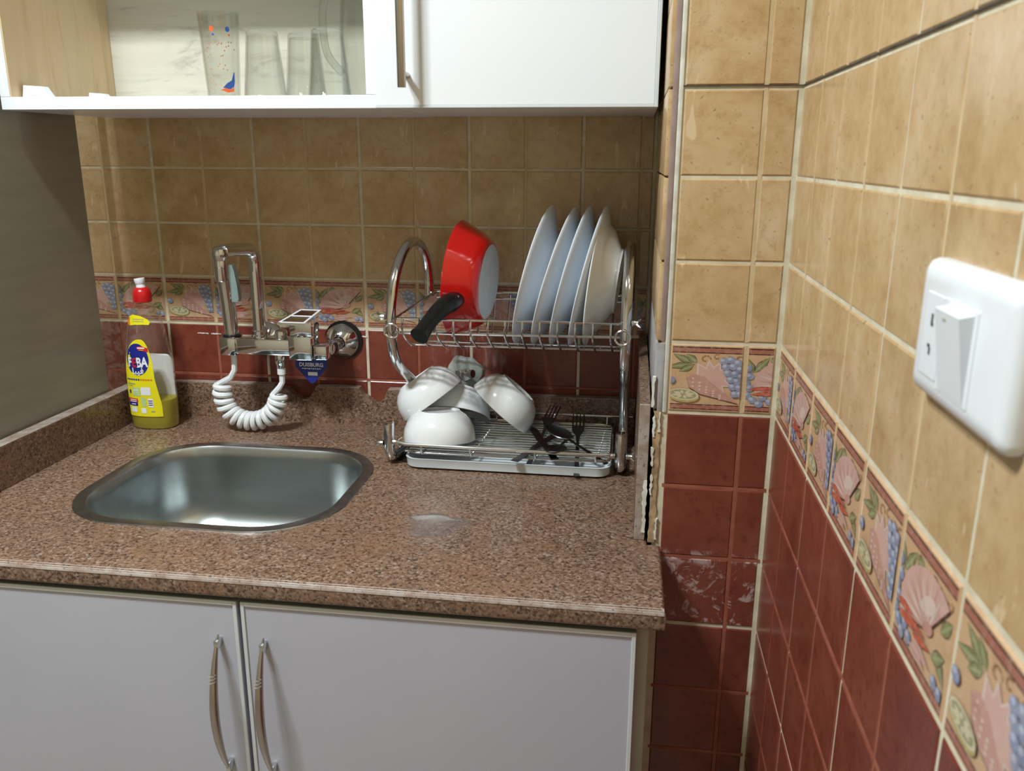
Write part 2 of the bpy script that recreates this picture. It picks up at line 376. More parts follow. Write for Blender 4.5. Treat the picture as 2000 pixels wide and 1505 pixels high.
PNK = (0.58, 0.36, 0.31); PNK2 = (0.50, 0.27, 0.22); PAL = (0.64, 0.50, 0.44); BLU = (0.23, 0.27, 0.40); BLU2 = (0.42, 0.46, 0.57); DBL = (0.09, 0.10, 0.16); CORAL = (0.52, 0.10, 0.055); CURL = (0.30, 0.15, 0.07); LEM = (0.58, 0.53, 0.34)
def grape(L, x, y, r):
    L.append((ell(x+.006, y-.008, r, r, 0, 9), DBL)); L.append((ell(x, y, r, r, 0, 9), BLU)); L.append((ell(x-.3*r, y+.3*r, r*.5, r*.45, 0, 7), BLU2))
def curl(L, cx, cy, r, a0, a1, n=7):
    P = [(cx+r*(1-.09*k)*math.cos(a0+(a1-a0)*k/n), cy+r*(1-.09*k)*math.sin(a0+(a1-a0)*k/n)) for k in range(n+1)]
    for (xa, ya), (xb, yb) in zip(P, P[1:]): L.append((leaf(xa, ya, xb, yb, .011), CURL))
def borders(L):
    for lo, hi, c in ((.965, .985, DRK), (.905, .965, MAU), (.89, .905, DRK), (.015, .03, DRK), (.03, .085, MAU), (.085, .1, DRK)): L.append((quad(0, lo, 1, hi), c))
def art_A():
    L = []; borders(L)
    for a in ((.36, .74, .12, .87), (.40, .72, .02, .66), (.38, .70, .20, .60), (.42, .74, .28, .88)):
        L.append((leaf(*a, .052), DRK)); L.append((leaf(*a, .044), GRN)); L.append((leaf(a[0], a[1], a[2], a[3], .014), GRN2))
    for c in ((.52, .80, .07, 0, 5), (.66, .84, .05, 1, 6), (.80, .83, .06, 3, 8), (.93, .82, .05, 0, 5)): curl(L, *c)
    pts = []                                                     # spiky fan of the murex
    for k in range(13):
        a = -0.9+k*0.26; r = .30 if k % 2 == 0 else .19; pts.append((.60+r*math.cos(a), .50+r*math.sin(a)))
    pts += [(.42, .42), (.55, .28)]
    L.append((pts, PAL)); L.append(([(x*.86+.6*.14, y*.86+.5*.14) for x, y in pts], PNK))
    body = [(.30, .52), (.40, .57), (.52, .53), (.70, .36), (.95, .13), (.70, .20), (.48, .26), (.34, .36)]
    L.append(([(x, y-.012) for x, y in body], DRK)); L.append((body, PNK2))
    for i in range(5):
        for j in range(3): L.append((ell(.38+i*.085, .50-i*.062-j*.06*(1-i*.13), .018, .014, 0, 6), PAL))
    for x, y in ((.74, .78), (.83, .80), (.92, .76), (.77, .69), (.86, .70), (.95, .66), (.80, .60), (.89, .59), (.97, .55), (.84, .50), (.92, .48), (.87, .39), (.95, .38), (.90, .28), (.97, .28)): grape(L, x, y, .055)
    grape(L, .10, .47, .06)
    L.append((ell(.27, .235, .205, .105, -.12, 16), DRK)); L.append((ell(.27, .225, .20, .098, -.12, 16), (0.42, 0.33, 0.12))); L.append((ell(.27, .25, .195, .09, -.12, 16), LEM))
    L.append((ell(.27, .25, .165, .072, -.12, 14), (0.30, 0.29, 0.16)))
    for k in range(8):
        a = k*PI/4+.2; L.append((leaf(.27+.03*math.cos(a), .25+.013*math.sin(a), .27+.15*math.cos(a), .25+.066*math.sin(a), .022), LEM))
    return L
def art_B():
    L = []; borders(L)
    for a in ((.10, .60, .03, .84), (.12, .62, .30, .86), (.30, .80, .44, .84), (.80, .55, .97, .72), (.78, .40, .95, .22), (.72, .30, .92, .42)):
        L.append((leaf(*a, .060), DRK)); L.append((leaf(*a, .05), GRN)); L.append((leaf(*a, .016), GRN2))
    for c in ((.62, .82, .06, 0, 5), (.76, .80, .06, 2, 7), (.90, .82, .05, 3, 8)): curl(L, *c)
    for x, y in ((.04, .68), (.07, .56), (.03, .46), (.08, .38), (.05, .27), (.12, .20), (.24, .24), (.33, .18), (.20, .14)): grape(L, x, y, .055)
    cen = (.62, .44)                                             # scallop: ribbed fan
    fan = [cen]+[(cen[0]-.50*math.cos(a), cen[1]+.42*math.sin(a)) for a in [-.35+k*.21 for k in range(13)]]
    L.append(([(x+.01, y-.012) for x, y in fan], DRK)); L.append((fan, PNK))
    for k in range(12):
        a = -.25+k*.2; L.append((leaf(cen[0], cen[1], cen[0]-.47*math.cos(a), cen[1]+.40*math.sin(a), .016), PAL if k % 2 else PNK2))
    L.append((ell(.60, .62, .13, .07, .5, 10), PAL)); L.append((ell(.63, .46, .09, .05, .4, 10), PNK2))
    for a in ((.06, .36, .40, .40), (.20, .33, .62, .36), (.10, .29, .46, .30), (.40, .27, .72, .33)):
        L.append((leaf(*a, .034), DRK)); L.append((leaf(*a, .028), CORAL))
    for a in ((.40, .24, .74, .20), (.36, .17, .66, .15)): L.append((leaf(*a, .04), PNK)); L.append((leaf(*a, .012), PNK2))
    for x, y in ((.82, .18), (.92, .16)): grape(L, x, y, .05)
    return L
def clip(P, lo, hi):
    for ax_, v, s in ((0, lo, 1), (0, hi, -1)):
        out = []
        for i in range(len(P)):
            a, b = P[i-1], P[i]; ia, ib = (a[0]-v)*s >= 0, (b[0]-v)*s >= 0
            if ia != ib:
                t = (v-a[0])/(b[0]-a[0]); out.append((v, a[1]+t*(b[1]-a[1])))
            if ib: out.append(b)
        P = out
        if len(P) < 3: return []
    return P
_bt = {}
def border_mesh(kind, u0, u1):
    key = (kind, round(u0, 3), round(u1, 3))
    if key in _bt: return _bt[key]
    bm = NB(); cl = bm.loops.layers.float_color.new('Col'); W, H = 0.1, HB
    uc = (u0+u1)/2; x, z = (u1-u0)/2*W, H/2-0.0022; b = 0.0014; d = 0.006
    loft(bm, [[(-x, d, -z), (x, d, -z), (x, d, z), (-x, d, z)], [(-x, b, -z), (x, b, -z), (x, b, z), (-x, b, z)],
              [(-x+b, 0, -z+b), (x-b, 0, -z+b), (x-b, 0, z-b), (-x+b, 0, z-b)]], cap1=True)
    for f in bm.faces:
        for l in f.loops: l[cl] = (*PEACH, 1)
    n = 0
    for P, c in (art_A() if kind == 'A' else art_B()):
        P = clip(P, u0+.02, u1-.02)
        if len(P) < 3: continue
        n += 1; y = -0.0001-0.00001*n
        vs = [bm.verts.new(((u-uc)*W, y, (v-.5)*2*(z-b))) for u, v in P]
        try: f = bm.faces.new(vs)
        except ValueError: continue
        for l in f.loops: l[cl] = (*c, 1)
    me = bpy.data.meshes.new('border_tile'); bm.to_mesh(me); bm.free(); me.materials.append(M_PRINT)
    _bt[key] = me; return me

def hz_lines(zlo, zhi):
    """(z, bold) of all horizontal joints"""
    L = [(0.1*k, k % 3 == 0) for k in range(0, int(round(zhi/0.1))+1)]
    R = [(-HB-0.1*k, k % 3 == 0) for k in range(0, int((-zlo-HB)/0.1)+1)]
    R.append((zlo, True)); return sorted(set(R+L))
def tile_wall(wall, cols, zlo, zhi, to, rotz, shift=0):
    """cols: (a0, a1, bold0, bold1, kind, u0, u1) along the wall; to(a, z) -> point on the tile face"""
    zs = hz_lines(zlo, zhi)
    for a0, a1, b0, b1, kind, u0, u1 in cols:
        g0 = 0.0027 if b0 else 0.0019; g1 = 0.0027 if b1 else 0.0019; A0, A1 = a0+g0, a1-g1
        for (z0, k0), (z1, k1) in zip(zs, zs[1:]):
            if z1-z0 < 0.012: continue
            ac, zc = (A0+A1)/2, (z0+z1)/2
            if abs(z1) < 1e-6:
                meshpart('border_tile', border_mesh(kind, u0+g0*10, u1-g1*10), wall, to(ac, zc), rotz); continue
            h0 = 0.0026 if k0 else 0.0020; h1 = 0.0026 if k1 else 0.0020
            mt = M_RED if z1 < 0 else M_TAN
            meshpart('tile', tile_mesh(A1-A0, (z1-h1)-(z0+h0), mt), wall, to(ac, (z0+h0+z1-h1)/2), rotz)
    return zs
def groove(wall, name, segs, mat, to, rotz):
    """coloured bottoms of the printed grooves, one joined strip mesh; segs: (a0,a1,z0,z1)"""
    bm = NB()
    for a0, a1, z0, z1 in segs:
        P = [to(a0, z0), to(a1, z0), to(a1, z1), to(a0, z1)]; n = Vector((0, -1, 0)) if rotz == 0 else Vector((-1, 0, 0))
        A = [bm.verts.new(Vector(p)-n*0.0015) for p in P]; B = [bm.verts.new(Vector(p)-n*(0.0007 if a1-a0 > z1-z0 else 0.00085)) for p in P]
        bm.faces.new(B)
        for i in range(4): bm.faces.new((A[i], A[(i+1) % 4], B[(i+1) % 4], B[i]))
    o = part(name, bm, mat, wall, smooth=0); return o
def wall_job(wall, a_lines, zlo, zhi, to, rotz, cutB=None):
    """a_lines: list of (a, bold); kinds alternate A|B starting after a bold line"""
    cols = []
    for (a0, b0), (a1, b1) in zip(a_lines, a_lines[1:]):
        wd = (a1-a0)/0.1
        kind = 'A' if (b0 and b1 != 'cut') or b1 is False else 'B'
        if b0 == 'cutA': kind = 'A'
        u0, u1 = (0, min(1, wd)) if wd < 0.99 and b1 else (max(0, 1-wd), 1)
        cols.append((a0, a1, bool(b0), bool(b1), kind, u0, u1))
    zs = tile_wall(wall, cols, zlo, zhi, to, rotz)
    amin, amax = a_lines[0][0], a_lines[-1][0]
    seg_t, seg_r = [], []
    for a, b in a_lines:
        if not b:
            seg_t.append((a-.0024, a+.0024, 0.0022, zhi)); seg_t.append((a-.0024, a+.0024, -HB+.002, -.002)); seg_r.append((a-.0024, a+.0024, zlo, -HB-.0022))
    for z, k in zs:
        if not k and z < -HB: seg_r.append((amin, amax, z-.0022, z+.0022))
    groove(wall, 'groove_line', seg_t, M_GTAN, to, rotz); groove(wall, 'groove_line', seg_r, M_GRED, to, rotz)

wall_job(wall_back, [(-.3+.1*k, k % 2 == 1) for k in range(0, 13)]+[(0.922, True)], -0.391, 0.4, lambda a, z: (a, 0.0, z), 0)
wall_job(wall_pier, [(0.9405, True), (1.034, False), (XR-0.002, True)], ZF, 0.9, lambda a, z: (a, YP, z), 0)
wall_job(wall_right, [(-YP+0.003, True), (0.566, False)]+[(0.666+.1*k, k % 2 == 0) for k in range(0, 11)], ZF, 0.7, lambda a, z: (XR, -a, z), -PI/2)
part('plaster_face', box(-1.5, -.302, -.002, D+.001, ZF, ZC), M_PAINT, wall_back, 'plain cream plaster beyond the tiles', 0)
# open dark joint above the third row, right round the corner
part('open_joint', bx(bx(NB(), 0.9405, XR, YP-0.0004, YP+0.002, 0.3013, 0.3026), XR-0.0004, XR+0.002, -1.66, YP, 0.3013, 0.3026), M_CRACK, wall_pier, smooth=0)
# white mouldings worn on the red tiles behind the tap
for x0, x1, zc in ((0.060, 0.082, -.1105), (0.088, 0.108, -.1110), (0.366, 0.400, -.1070)):
    n = 8; up_ = [(x0+(x1-x0)*k/n, zc+random.uniform(.0006, .0022)) for k in range(n+1)]; dn = [(x0+(x1-x0)*k/n, zc-random.uniform(.0002, .0016)) for k in range(n+1)]
    part('white_scale_mark', prism(NB(), dn+up_[::-1], lambda a, b, d: (a, -.0004+d, b), .001), M_WGROUT, wall_back, smooth=0)
# pier's left corner: edge-on side tiles, mauve edge, white filler, broken edge low down
for z0, z1 in ((0.0, 0.1), (0.1, 0.2), (0.2, 0.3), (0.3, 0.4), (0.4, 0.5), (0.5, 0.6), (0.6, 0.7)):
    part('corner_tile', box(0.9240, 0.931, YP+0.002, -0.001, z0+.0014, z1-.0014, 0.001), M_TAN, wall_pier)
part('corner_tile', box(0.9240, 0.931, YP+0.004, -0.001, -HB+.002, -.002, 0.001), M_GREYEDGE, wall_pier)
part('corner_edge', box(0.929, 0.9355, YP-0.0003, YP+0.006, 0.001, 0.9, 0.0008), M_MAUVE, wall_pier)
part('corner_edge', box(0.929, 0.9355, YP-0.0003, YP+0.006, -HB, -0.002, 0.0008), M_GREYEDGE, wall_pier)
part('corner_filler', box(0.9358, 0.9412, YP-0.0006, YP+0.004, -HB-0.001, 0.9, 0.001), M_WGROUT, wall_pier)
def jag(x0, x1, z0, z1, n, amp, y0, y1):
    """strip with two ragged long edges"""
    L = [(x0+random.uniform(-amp, amp), z0+(z1-z0)*k/n) for k in range(n+1)]; Rr = [(x1+random.uniform(-amp, amp), z0+(z1-z0)*k/n) for k in range(n+1)]
    bm = NB(); A = [[bm.verts.new((x, y, z)) for x, z in P] for P in (L, Rr) for y in (y0, y1)]
    Lf, Lb, Rf, Rb = A
    for k in range(n):
        bm.faces.new((Lf[k], Rf[k], Rf[k+1], Lf[k+1])); bm.faces.new((Lb[k], Lb[k+1], Rb[k+1], Rb[k]))
        bm.faces.new((Lf[k], Lf[k+1], Lb[k+1], Lb[k])); bm.faces.new((Rf[k], Rb[k], Rb[k+1], Rf[k+1]))
    for k in (0, n): bm.faces.new((Lf[k], Lb[k], Rb[k], Rf[k]))
    return bm
part('broken_edge', jag(.9262, .9342, ZT+.001, -HB, 34, .0010, YP-.0008, YP+.012), M_MORTAR, wall_pier, 'raw broken tile edge', 0.3)
for z0, z1, x in ((-.085, -.045, .9238), (-.125, -.098, .9265), (-.118, -.092, .9330), (-.165, -.140, .9258), (-.205, -.178, .9262), (-.268, -.238, .9350)):
    part('paint_drip', jag(x-.0012, x+.0014, z0, z1, 9, .0010, YP-.0022, YP+.003), M_WGROUT, wall_pier, smooth=0.3)

# ================================================================ worktop and upstands
def curve_slab(outlines, zc, half, bev):
    cu = bpy.data.curves.new('tmp', 'CURVE'); cu.dimensions = '2D'; cu.fill_mode = 'BOTH'; cu.extrude = half-bev; cu.bevel_depth = bev; cu.bevel_resolution = 3; cu.offset = -bev
    for P in outlines:
        sp = cu.splines.new('POLY'); sp.points.add(len(P)-1); sp.use_cyclic_u = True
        for q, (x, y) in zip(sp.points, P): q.co = (x, y, 0, 1)
    o = bpy.data.objects.new('tmp', cu); link(o); dg = bpy.context.evaluated_depsgraph_get()
    me = bpy.data.meshes.new_from_object(o.evaluated_get(dg)); bpy.data.objects.remove(o)
    b = NB(); b.from_mesh(me); bpy.data.meshes.remove(me); bmesh.ops.translate(b, verts=b.verts[:], vec=(0, 0, zc)); bmesh.ops.remove_doubles(b, verts=b.verts[:], dist=1e-5)
    return b
SX, SY, SHW, SHD, SRR = 0.2785, -0.3375, 0.2095, 0.1745, 0.118
hole = rrect(SX, SY, SHW-0.012, SHD-0.012, SRR-0.012, 12)
wt = curve_slab([[(-.0745, -.001), (.9255, -.001), (.9255, YP-.003), (.9425, YP-.003), (.944, -.637), (-.0745, -.637)], hole], ZT-0.0135, 0.0135, 0.0055)
wk = solo('worktop', wt, M_GRAN, 'polished brown speckled granite worktop around the sink', 'worktop', (0.4, -0.3, ZT-0.027))
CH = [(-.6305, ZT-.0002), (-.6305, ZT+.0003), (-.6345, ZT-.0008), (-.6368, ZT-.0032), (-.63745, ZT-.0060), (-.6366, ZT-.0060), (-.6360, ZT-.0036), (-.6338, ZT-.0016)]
part('unpolished_edge_highlight', prism(NB(), CH, lambda a, b, d: (-.0740+d, a, b), 1.0165), M_GRANE, wk, 'unpolished front edge with its highlight put in as pale colour')  # unpolished edge; the highlight on its rounding is coloured in as pale granite
TOP = [(-.049, -.2055), (.017, -.206), (.054, -.205), (.15, -.204), (.218, -.203), (.243, -.211), (.250, -.216), (.257, -.223), (.270, -.2285), (.282, -.229), (.290, -.222), (.296, -.213), (.301, -.204), (.34, -.2025), (.387, -.203), (.390, -.209), (.394, -.217), (.408, -.225), (.418, -.234), (.427, -.229), (.436, -.220), (.439, -.211), (.443, -.204), (.478, -.203), (.6, -.2045), (.725, -.205), (.906, -.203)]
prof = [(-.049, ZT)]+TOP+[(.906, ZT)]
bm = NB(); prism(bm, prof, lambda a, b, d: (a, -0.0205+d, b), 0.019)
bk = solo('granite_upstand', bm, M_GRAN, 'low granite upstand behind the tap with a chipped wavy top edge', 'upstand', (0.43, -0.011, ZT), smooth=0.4)
for k0, k1 in ((0, 4), (12, 14), (22, 26)):
    Q = TOP[k0:k1+1]
    part('sawn_edge', prism(NB(), [(x, z-.0004) for x, z in Q]+[(x, z+.0010) for x, z in Q[::-1]], lambda a, b, d: (a, -.0204+d, b), .018), M_GRANE, bk, smooth=0)
t = thing('granite_upstand', 'long granite upstand on the left, in front of the grey board', 'upstand', (-.061, -.32, ZT))
part('slab', box(-.073, -.050, -.636, -.0015, ZT, -.2075, 0.0008, 1), M_GRAN, t); part('sawn_edge', box(-.073, -.0502, -.636, -.0015, -.2075, -.2058, 0.0006, 1), M_GRANE, t)
t = thing('granite_upstand', 'tall narrow granite upstand on the right, against the pier', 'upstand', (.9155, -.24, ZT))
part('slab', box(.9075, .9215, -.452, -.0015, ZT, -.083, 0.0008, 1), M_GRAN, t); part('sawn_edge', box(.9076, .9214, -.4545, -.452, ZT+.0005, -.084, 0.0006, 1), M_GRANE, t)
part('white_filler_smear', jag(.9168, .9212, -.262, -.188, 16, .0016, -.4560, -.4544), M_WGROUT, t, smooth=0.3)

# ================================================================ sink
t = thing('sink', 'stainless steel sink with rounded corners set into the granite worktop', 'sink', (SX, SY, ZT))
def L3(inset, z, r): return [(x, y, z) for x, y in rrect(SX, SY, SHW-inset, SHD-inset, max(SRR-r, .02), 12)]
bm = NB(); loft(bm, [L3(0, ZT+.0002, 0), L3(.0008, ZT+.0016, 0), L3(.015, ZT+.0018, .012), L3(.0175, ZT+.0008, .014)])
part('rim', bm, M_RIM, t, 'worn flat sink rim')
bm = NB(); loft(bm, [L3(.0175, ZT+.0008, .014), L3(.0205, ZT-.004, .017), L3(.022, ZT-.02, .018), L3(.027, ZT-.09, .022), L3(.032, ZT-.118, .026), L3(.042, ZT-.136, .034), L3(.058, ZT-.147, .045), L3(.085, ZT-.152, .06), L3(.135, ZT-.154, .09)])
dr = [bm.verts.new((SX+.032*math.cos(PI/2*0+2*PI*k/48), SY+.032*math.sin(2*PI*k/48), ZT-.155)) for k in range(48)]
lp = [v for v in bm.verts if abs(v.co.z-(ZT-.154)) < 1e-6]
bmesh.ops.remove_doubles(bm, verts=bm.verts[:], dist=1e-6)
lp = sorted([v for v in bm.verts if v.is_valid and abs(v.co.z-(ZT-.154)) < 1e-6], key=lambda v: math.atan2(v.co.y-SY, v.co.x-SX))
bm.faces.new(lp)
for v in dr: bm.verts.remove(v)
part('basin', bm, M_STEEL, t)
bm = NB(); lathe(bm, [(0, .0), (.02, .0), (.028, .003), (.034, .0035), (.037, .001), (.037, -.002), (0, -.002)], Matrix.Translation((SX, SY, ZT-.152)), 28)
part('drain', bm, M_CHROME, t)

M_WATER = clear('thin water film', (0.93, 0.92, 0.92), 1.33, 2.0, 0.12, 0.10, (0.75, 0.75, 0.76))
P = []
for k in range(26):
    a = 2*PI*k/26; r = 1+.16*math.sin(3*a+.6)+.10*math.sin(5*a); P.append((.633+.042*r*math.cos(a), -.447+.040*r*math.sin(a)))
bm = NB(); loft(bm, [[(x, y, ZT+.0001) for x, y in P], [(.633+(x-.633)*.95, -.447+(y+.447)*.95, ZT+.0006) for x, y in P], [(.633+(x-.633)*.5, -.447+(y+.447)*.5, ZT+.0008) for x, y in P]], cap1=True)
solo('water_smear', bm, M_WATER, 'thin smear of water drying on the worktop in front of the rack', 'water', (.633, -.447, ZT))

# ================================================================ base cabinet
ZD = -0.3085
t = thing('base_cabinet', 'white base cabinet with two doors under the granite worktop', 'cabinet', (.42, -.3, ZF))
part('toe_kick', box(-.07, .922, -.53, -.51, ZF, ZF+.1), M_RAIL, t)
part('side_panel', box(.911, .9275, -.6125, -.02, ZF+.1, -.302, .0008, 1), M_CREAM, t); part('side_panel', box(-.0745, -.057, -.6125, -.02, ZF+.1, -.302, .0008, 1), M_CREAM, t)
part('bottom_board', box(-.057, .911, -.58, -.02, ZF+.1, ZF+.118), M_CREAM, t); part('back_board', box(-.057, .911, -.025, -.02, ZF+.118, -.47), M_CREAM, t)
part('top_rail', box(-.0565, .9105, -.6125, -.592, -.352, -.3015, .0006, 1), M_RAIL, t, 'grey green rail under the worktop')
def handle_bow(x, yd, z0, z1, out, parent):
    bm = NB(); n = 20; loops = []
    for i in range(n+1):
        s = i/n; z = z0+(z1-z0)*s; bowv = math.sin(PI*min(1, max(0, s)))**0.8
        y = yd-0.004-out*bowv; wdt = 0.0012+0.0046*bowv; th = 0.0016+0.0035*bowv
        loops.append([(x+wdt*math.cos(2*PI*k/12), y+th*math.sin(2*PI*k/12), z) for k in range(12)])
    loft(bm, loops, True, True)
    h = part('handle', bm, M_SATIN, parent, 'bowed satin metal handle')
    for zz in (z0+.012, z1-.010): part('handle_foot', box(x-.003, x+.003, yd-.0125, yd, zz-.006, zz+.006, .001), M_CHROME, h)
    for q in (.745, .765, .785):
        part('handle_band', tube(NB(), [(x-.0045, yd-.0093-out*(math.sin(PI*(q-.01))**.8), z0+(z1-z0)*(q-.01)), (x, yd-.0103-out*(math.sin(PI*q)**.8), z0+(z1-z0)*q), (x+.0045, yd-.0093-out*(math.sin(PI*(q+.01))**.8), z0+(z1-z0)*(q+.01))], .0011, 6), M_CHROME, h)
for x0, x1, hx in ((-.074, .4235, .3975), (.4285, .9125, .4570)):
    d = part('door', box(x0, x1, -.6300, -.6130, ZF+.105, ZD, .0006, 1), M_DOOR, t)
    part('door_top_edge', box(x0+.0005, x1-.0005, -.6295, -.6135, ZD, ZD+.0008), M_RAIL, d, 'grey green board edge on top of the door')
    f = .005
    for b in ((x0, x0+f, ZF+.105, ZD+.0008), (x1-f, x1, ZF+.105, ZD+.0008), (x0+f, x1-f, ZD-f, ZD+.0008), (x0+f, x1-f, ZF+.105, ZF+.105+f)):
        part('edge_profile', box(b[0], b[1], -.6317, -.6300, b[2], b[3], .0005, 1), M_EDGE, d, 'raised white edge profile')
    handle_bow(hx, -.6300, -.555, -.3545, .027, d)

# ================================================================ wall cabinets
ZB, ZTOP = .2880, .98
t = thing('open_shelf_cabinet', 'open-fronted white wall cabinet with glassware over the tap', 'cabinet', (.228, -.14, ZB))
X0, X1, YF = -.066, .5225, -.285
part('bottom_board', box(X0, X1, YF, -.001, ZB, ZB+.0185, .0008, 1), M_WHITE, t); part('top_board', box(X0, X1, YF, -.001, ZTOP-.0185, ZTOP, .0008, 1), M_WHITE, t)
sp = part('side_panel', box(X0, X0+.016, YF, -.001, ZB+.0185, ZTOP-.0185, .0008, 1), M_WHITE, t)
part('side_lining', box(X0+.016, X0+.018, YF+.002, -.012, ZB+.0185, ZTOP-.0185), M_OAK, sp, 'oak print inner face')
part('side_panel', box(X1-.016, X1, YF, -.001, ZB+.0185, ZTOP-.0185, .0008, 1), M_WHITE, t)
part('back_board', box(X0+.016, X1-.016, -.011, -.002, ZB+.0185, ZTOP-.0185), M_WASH, t, 'whitewashed wood print back board')
part('shelf', box(X0+.018, X1-.016, YF+.012, -.012, .64, .658, .0008, 1), M_WHITE, t)
ZS = ZB+.0185
def corner_block(x, y, s):
    bm = NB(); P = [(0, 0), (.048*s, 0), (.036*s, .017*s), (.004*s, .019*s)]
    prism(bm, P, lambda a, b, d: (x+a, y+d, ZS+b), .014*s)
    k = part('corner_bracket', bm, M_SWITCH, t, 'small white plastic bracket', 0.3)
    part('bracket_recess', prism(NB(), [(.010*s, .004*s), (.032*s, .004*s), (.029*s, .014*s), (.009*s, .015*s)], lambda a, b, d: (x+a, y-.0006+d, ZS+b), .003*s), M_TRAY, k, smooth=0.3)
corner_block(-.046, -.262, .98); corner_block(-.022, -.135, .86)
t = thing('wall_cabinet', 'white wall cabinet with a closed door and bar handle above the dish rack', 'cabinet', (.72, -.15, ZB))
XA, XB = .5235, .9165
for nm, b in (('side_panel', (XA, XA+.016, -.280, -.001, ZB, ZTOP)), ('side_panel', (XB-.016, XB, -.280, -.001, ZB, ZTOP)), ('bottom_board', (XA+.016, XB-.016, -.280, -.001, ZB+.001, ZB+.017)), ('top_board', (XA+.016, XB-.016, -.280, -.001, ZTOP-.016, ZTOP)), ('back_board', (XA+.016, XB-.016, -.008, -.002, ZB+.017, ZTOP-.016))):
    part(nm, box(*b, .0006, 1), M_WHITE, t)
d = part('door', box(XA+.001, XB-.005, -.299, -.281, ZB+.003, ZTOP-.003, .0008, 1), M_WHITE, t)
bm = NB(); bx(bm, XB-.005, XB, -.3, -.281, ZB-.0005, ZTOP, .0006, 1); bx(bm, XA+.001, XB-.005, -.3, -.281, ZB-.0005, ZB+.003, .0006, 1)
part('edge_profile', bm, M_EDGE, d)
h = part('handle', tube(NB(), [(.571, -.330, z) for z in (.3125, .3135, .53, .531)], [.0055, .006, .006, .0055], 16), M_SATIN, d, 'straight satin metal bar handle')
for z in (.3305, .512): part('handle_post', tube(NB(), [(.571, -.330, z), (.571, -.299, z)], .0042, 12), M_SATIN, h)

# ---- glassware on the open shelf
def tumbler(x, y, r0, r1, h, label, upside=False, group=None):
    wl = .0016; pr = [(0, 0), (r0*.9, 0), (r0, .002), (r1, h-.001), (r1-wl/2, h), (r1-wl, h-.001), (r0-wl, .007), (0, .006)]
    M = Matrix.Translation((x, y, ZS))
    if upside: M = Matrix.Translation((x, y, ZS+h)) @ Matrix.Rotation(PI, 4, 'X')
    t = thing('drinking_glass', label, 'glass', (x, y, ZS), group); part('body', lathe(NB(), pr, M, 28), M_GLASS, t); return t
def on_cyl(x, y, r0, r1, h, poly, off=.0004):
    """small print on the glass wall: poly in (angle offset metres, height)"""
    bm = NB(); vs = []
    for a, z in poly:
        r = r0+(r1-r0)*z/h+off; th = -PI/2+.46+a/r; vs.append(bm.verts.new((x+r*math.cos(th), y+r*math.sin(th), ZS+z)))
    bm.faces.new(vs); return bm
gx, gy = .2445, -.185
t = tumbler(gx, gy, .0245, .0310, .128, 'clear tumbler printed with red dots and a blue and orange bird')
bl = pm('blue glass print', (.03, .09, .34), (.03, .08, .30), 30, .4); og = pm('orange glass print', (.75, .13, .03), (.7, .10, .02), 30, .4); rd = pm('faded red glass print', (.46, .22, .13), (.40, .18, .10), 30, .5)
for off, mt_ in ((-.012, og), (.012, bl)):
    ring = [(off+.0035*math.cos(a), .101+.004*math.sin(a)) for a in [2*PI*k/10 for k in range(10)]]; part('printed_dot', on_cyl(gx, gy, .0245, .031, .128, ring), mt_, t)
    part('printed_dot', on_cyl(gx, gy, .0245, .031, .128, [(u+.002, v-.008) for u, v in [(off+.002*math.cos(a), .101+.0016*math.sin(a)) for a in [2*PI*k/8 for k in range(8)]]]), bl if mt_ is og else og, t)
part('printed_bird', on_cyl(gx, gy, .0245, .031, .128, [(-.001, .017), (.006, .024), (.013, .028), (.0175, .040), (.019, .040), (.0185, .026), (.0165, .019), (.010, .015)]), bl, t)
part('printed_bird', on_cyl(gx, gy, .0245, .031, .128, [(-.005, .014), (.004, .0165), (.010, .0145), (.0165, .018), (.016, .012), (.006, .010)]), og, t)
bm = NB()
for i in range(46):
    a, z = random.uniform(-.024, .022), random.uniform(.012, .085)
    if abs(a-.008) < .012 and z < .042: continue
    q = on_cyl(gx, gy, .0245, .031, .128, [(a+.0011*math.cos(k*PI/3), z+.0012*math.sin(k*PI/3)) for k in range(6)]); me = bpy.data.meshes.new('q'); q.to_mesh(me); q.free(); bm.from_mesh(me); bpy.data.meshes.remove(me)
part('printed_dot', bm, rd, t)['kind'] = 'stuff'
for i, (x, y, lab) in enumerate(((.320, -.20, 'clear upturned glass next to the printed tumbler'), (.372, -.165, 'clear upturned glass in the middle of the shelf group'), (.425, -.205, 'clear upturned glass in front of the glass jug'))):
    tumbler(x, y, .0235, .0325, .098, lab, True, 'upturned clear glasses on the open shelf')
jx, jy = .463, -.135
t = thing('glass_jug', 'clear glass jug with a looped handle beside the cabinet divider', 'jug', (jx, jy, ZS))
part('body', lathe(NB(), [(0, 0), (.036, 0), (.040, .003), (.0405, .10), (.038, .14), (.033, .17), (.036, .20), (.0345, .20), (.031, .17), (.036, .14), (.0385, .10), (.038, .008), (0, .007)], Matrix.Translation((jx, jy, ZS)), 36), M_GLASS, t)
dv = Vector((-.80, -.60, 0)); B = Vector((jx, jy, ZS)); part('handle', tube(NB(), catmull([B+dv*.032+Vector((0, 0, .165)), B+dv*.055+Vector((0, 0, .162)), B+dv*.068+Vector((0, 0, .125)), B+dv*.064+Vector((0, 0, .07)), B+dv*.040+Vector((0, 0, .04))], 6), .006, 12), M_GLASS, t)

# ================================================================ tall grey board on the left
solo('tall_board', box(-.101, -.079, -.68, -.092, ZF, 1.05, .0012, 1), M_PANEL, 'tall grey beige board standing left of the granite worktop', 'board', (-.09, -.386, ZF))

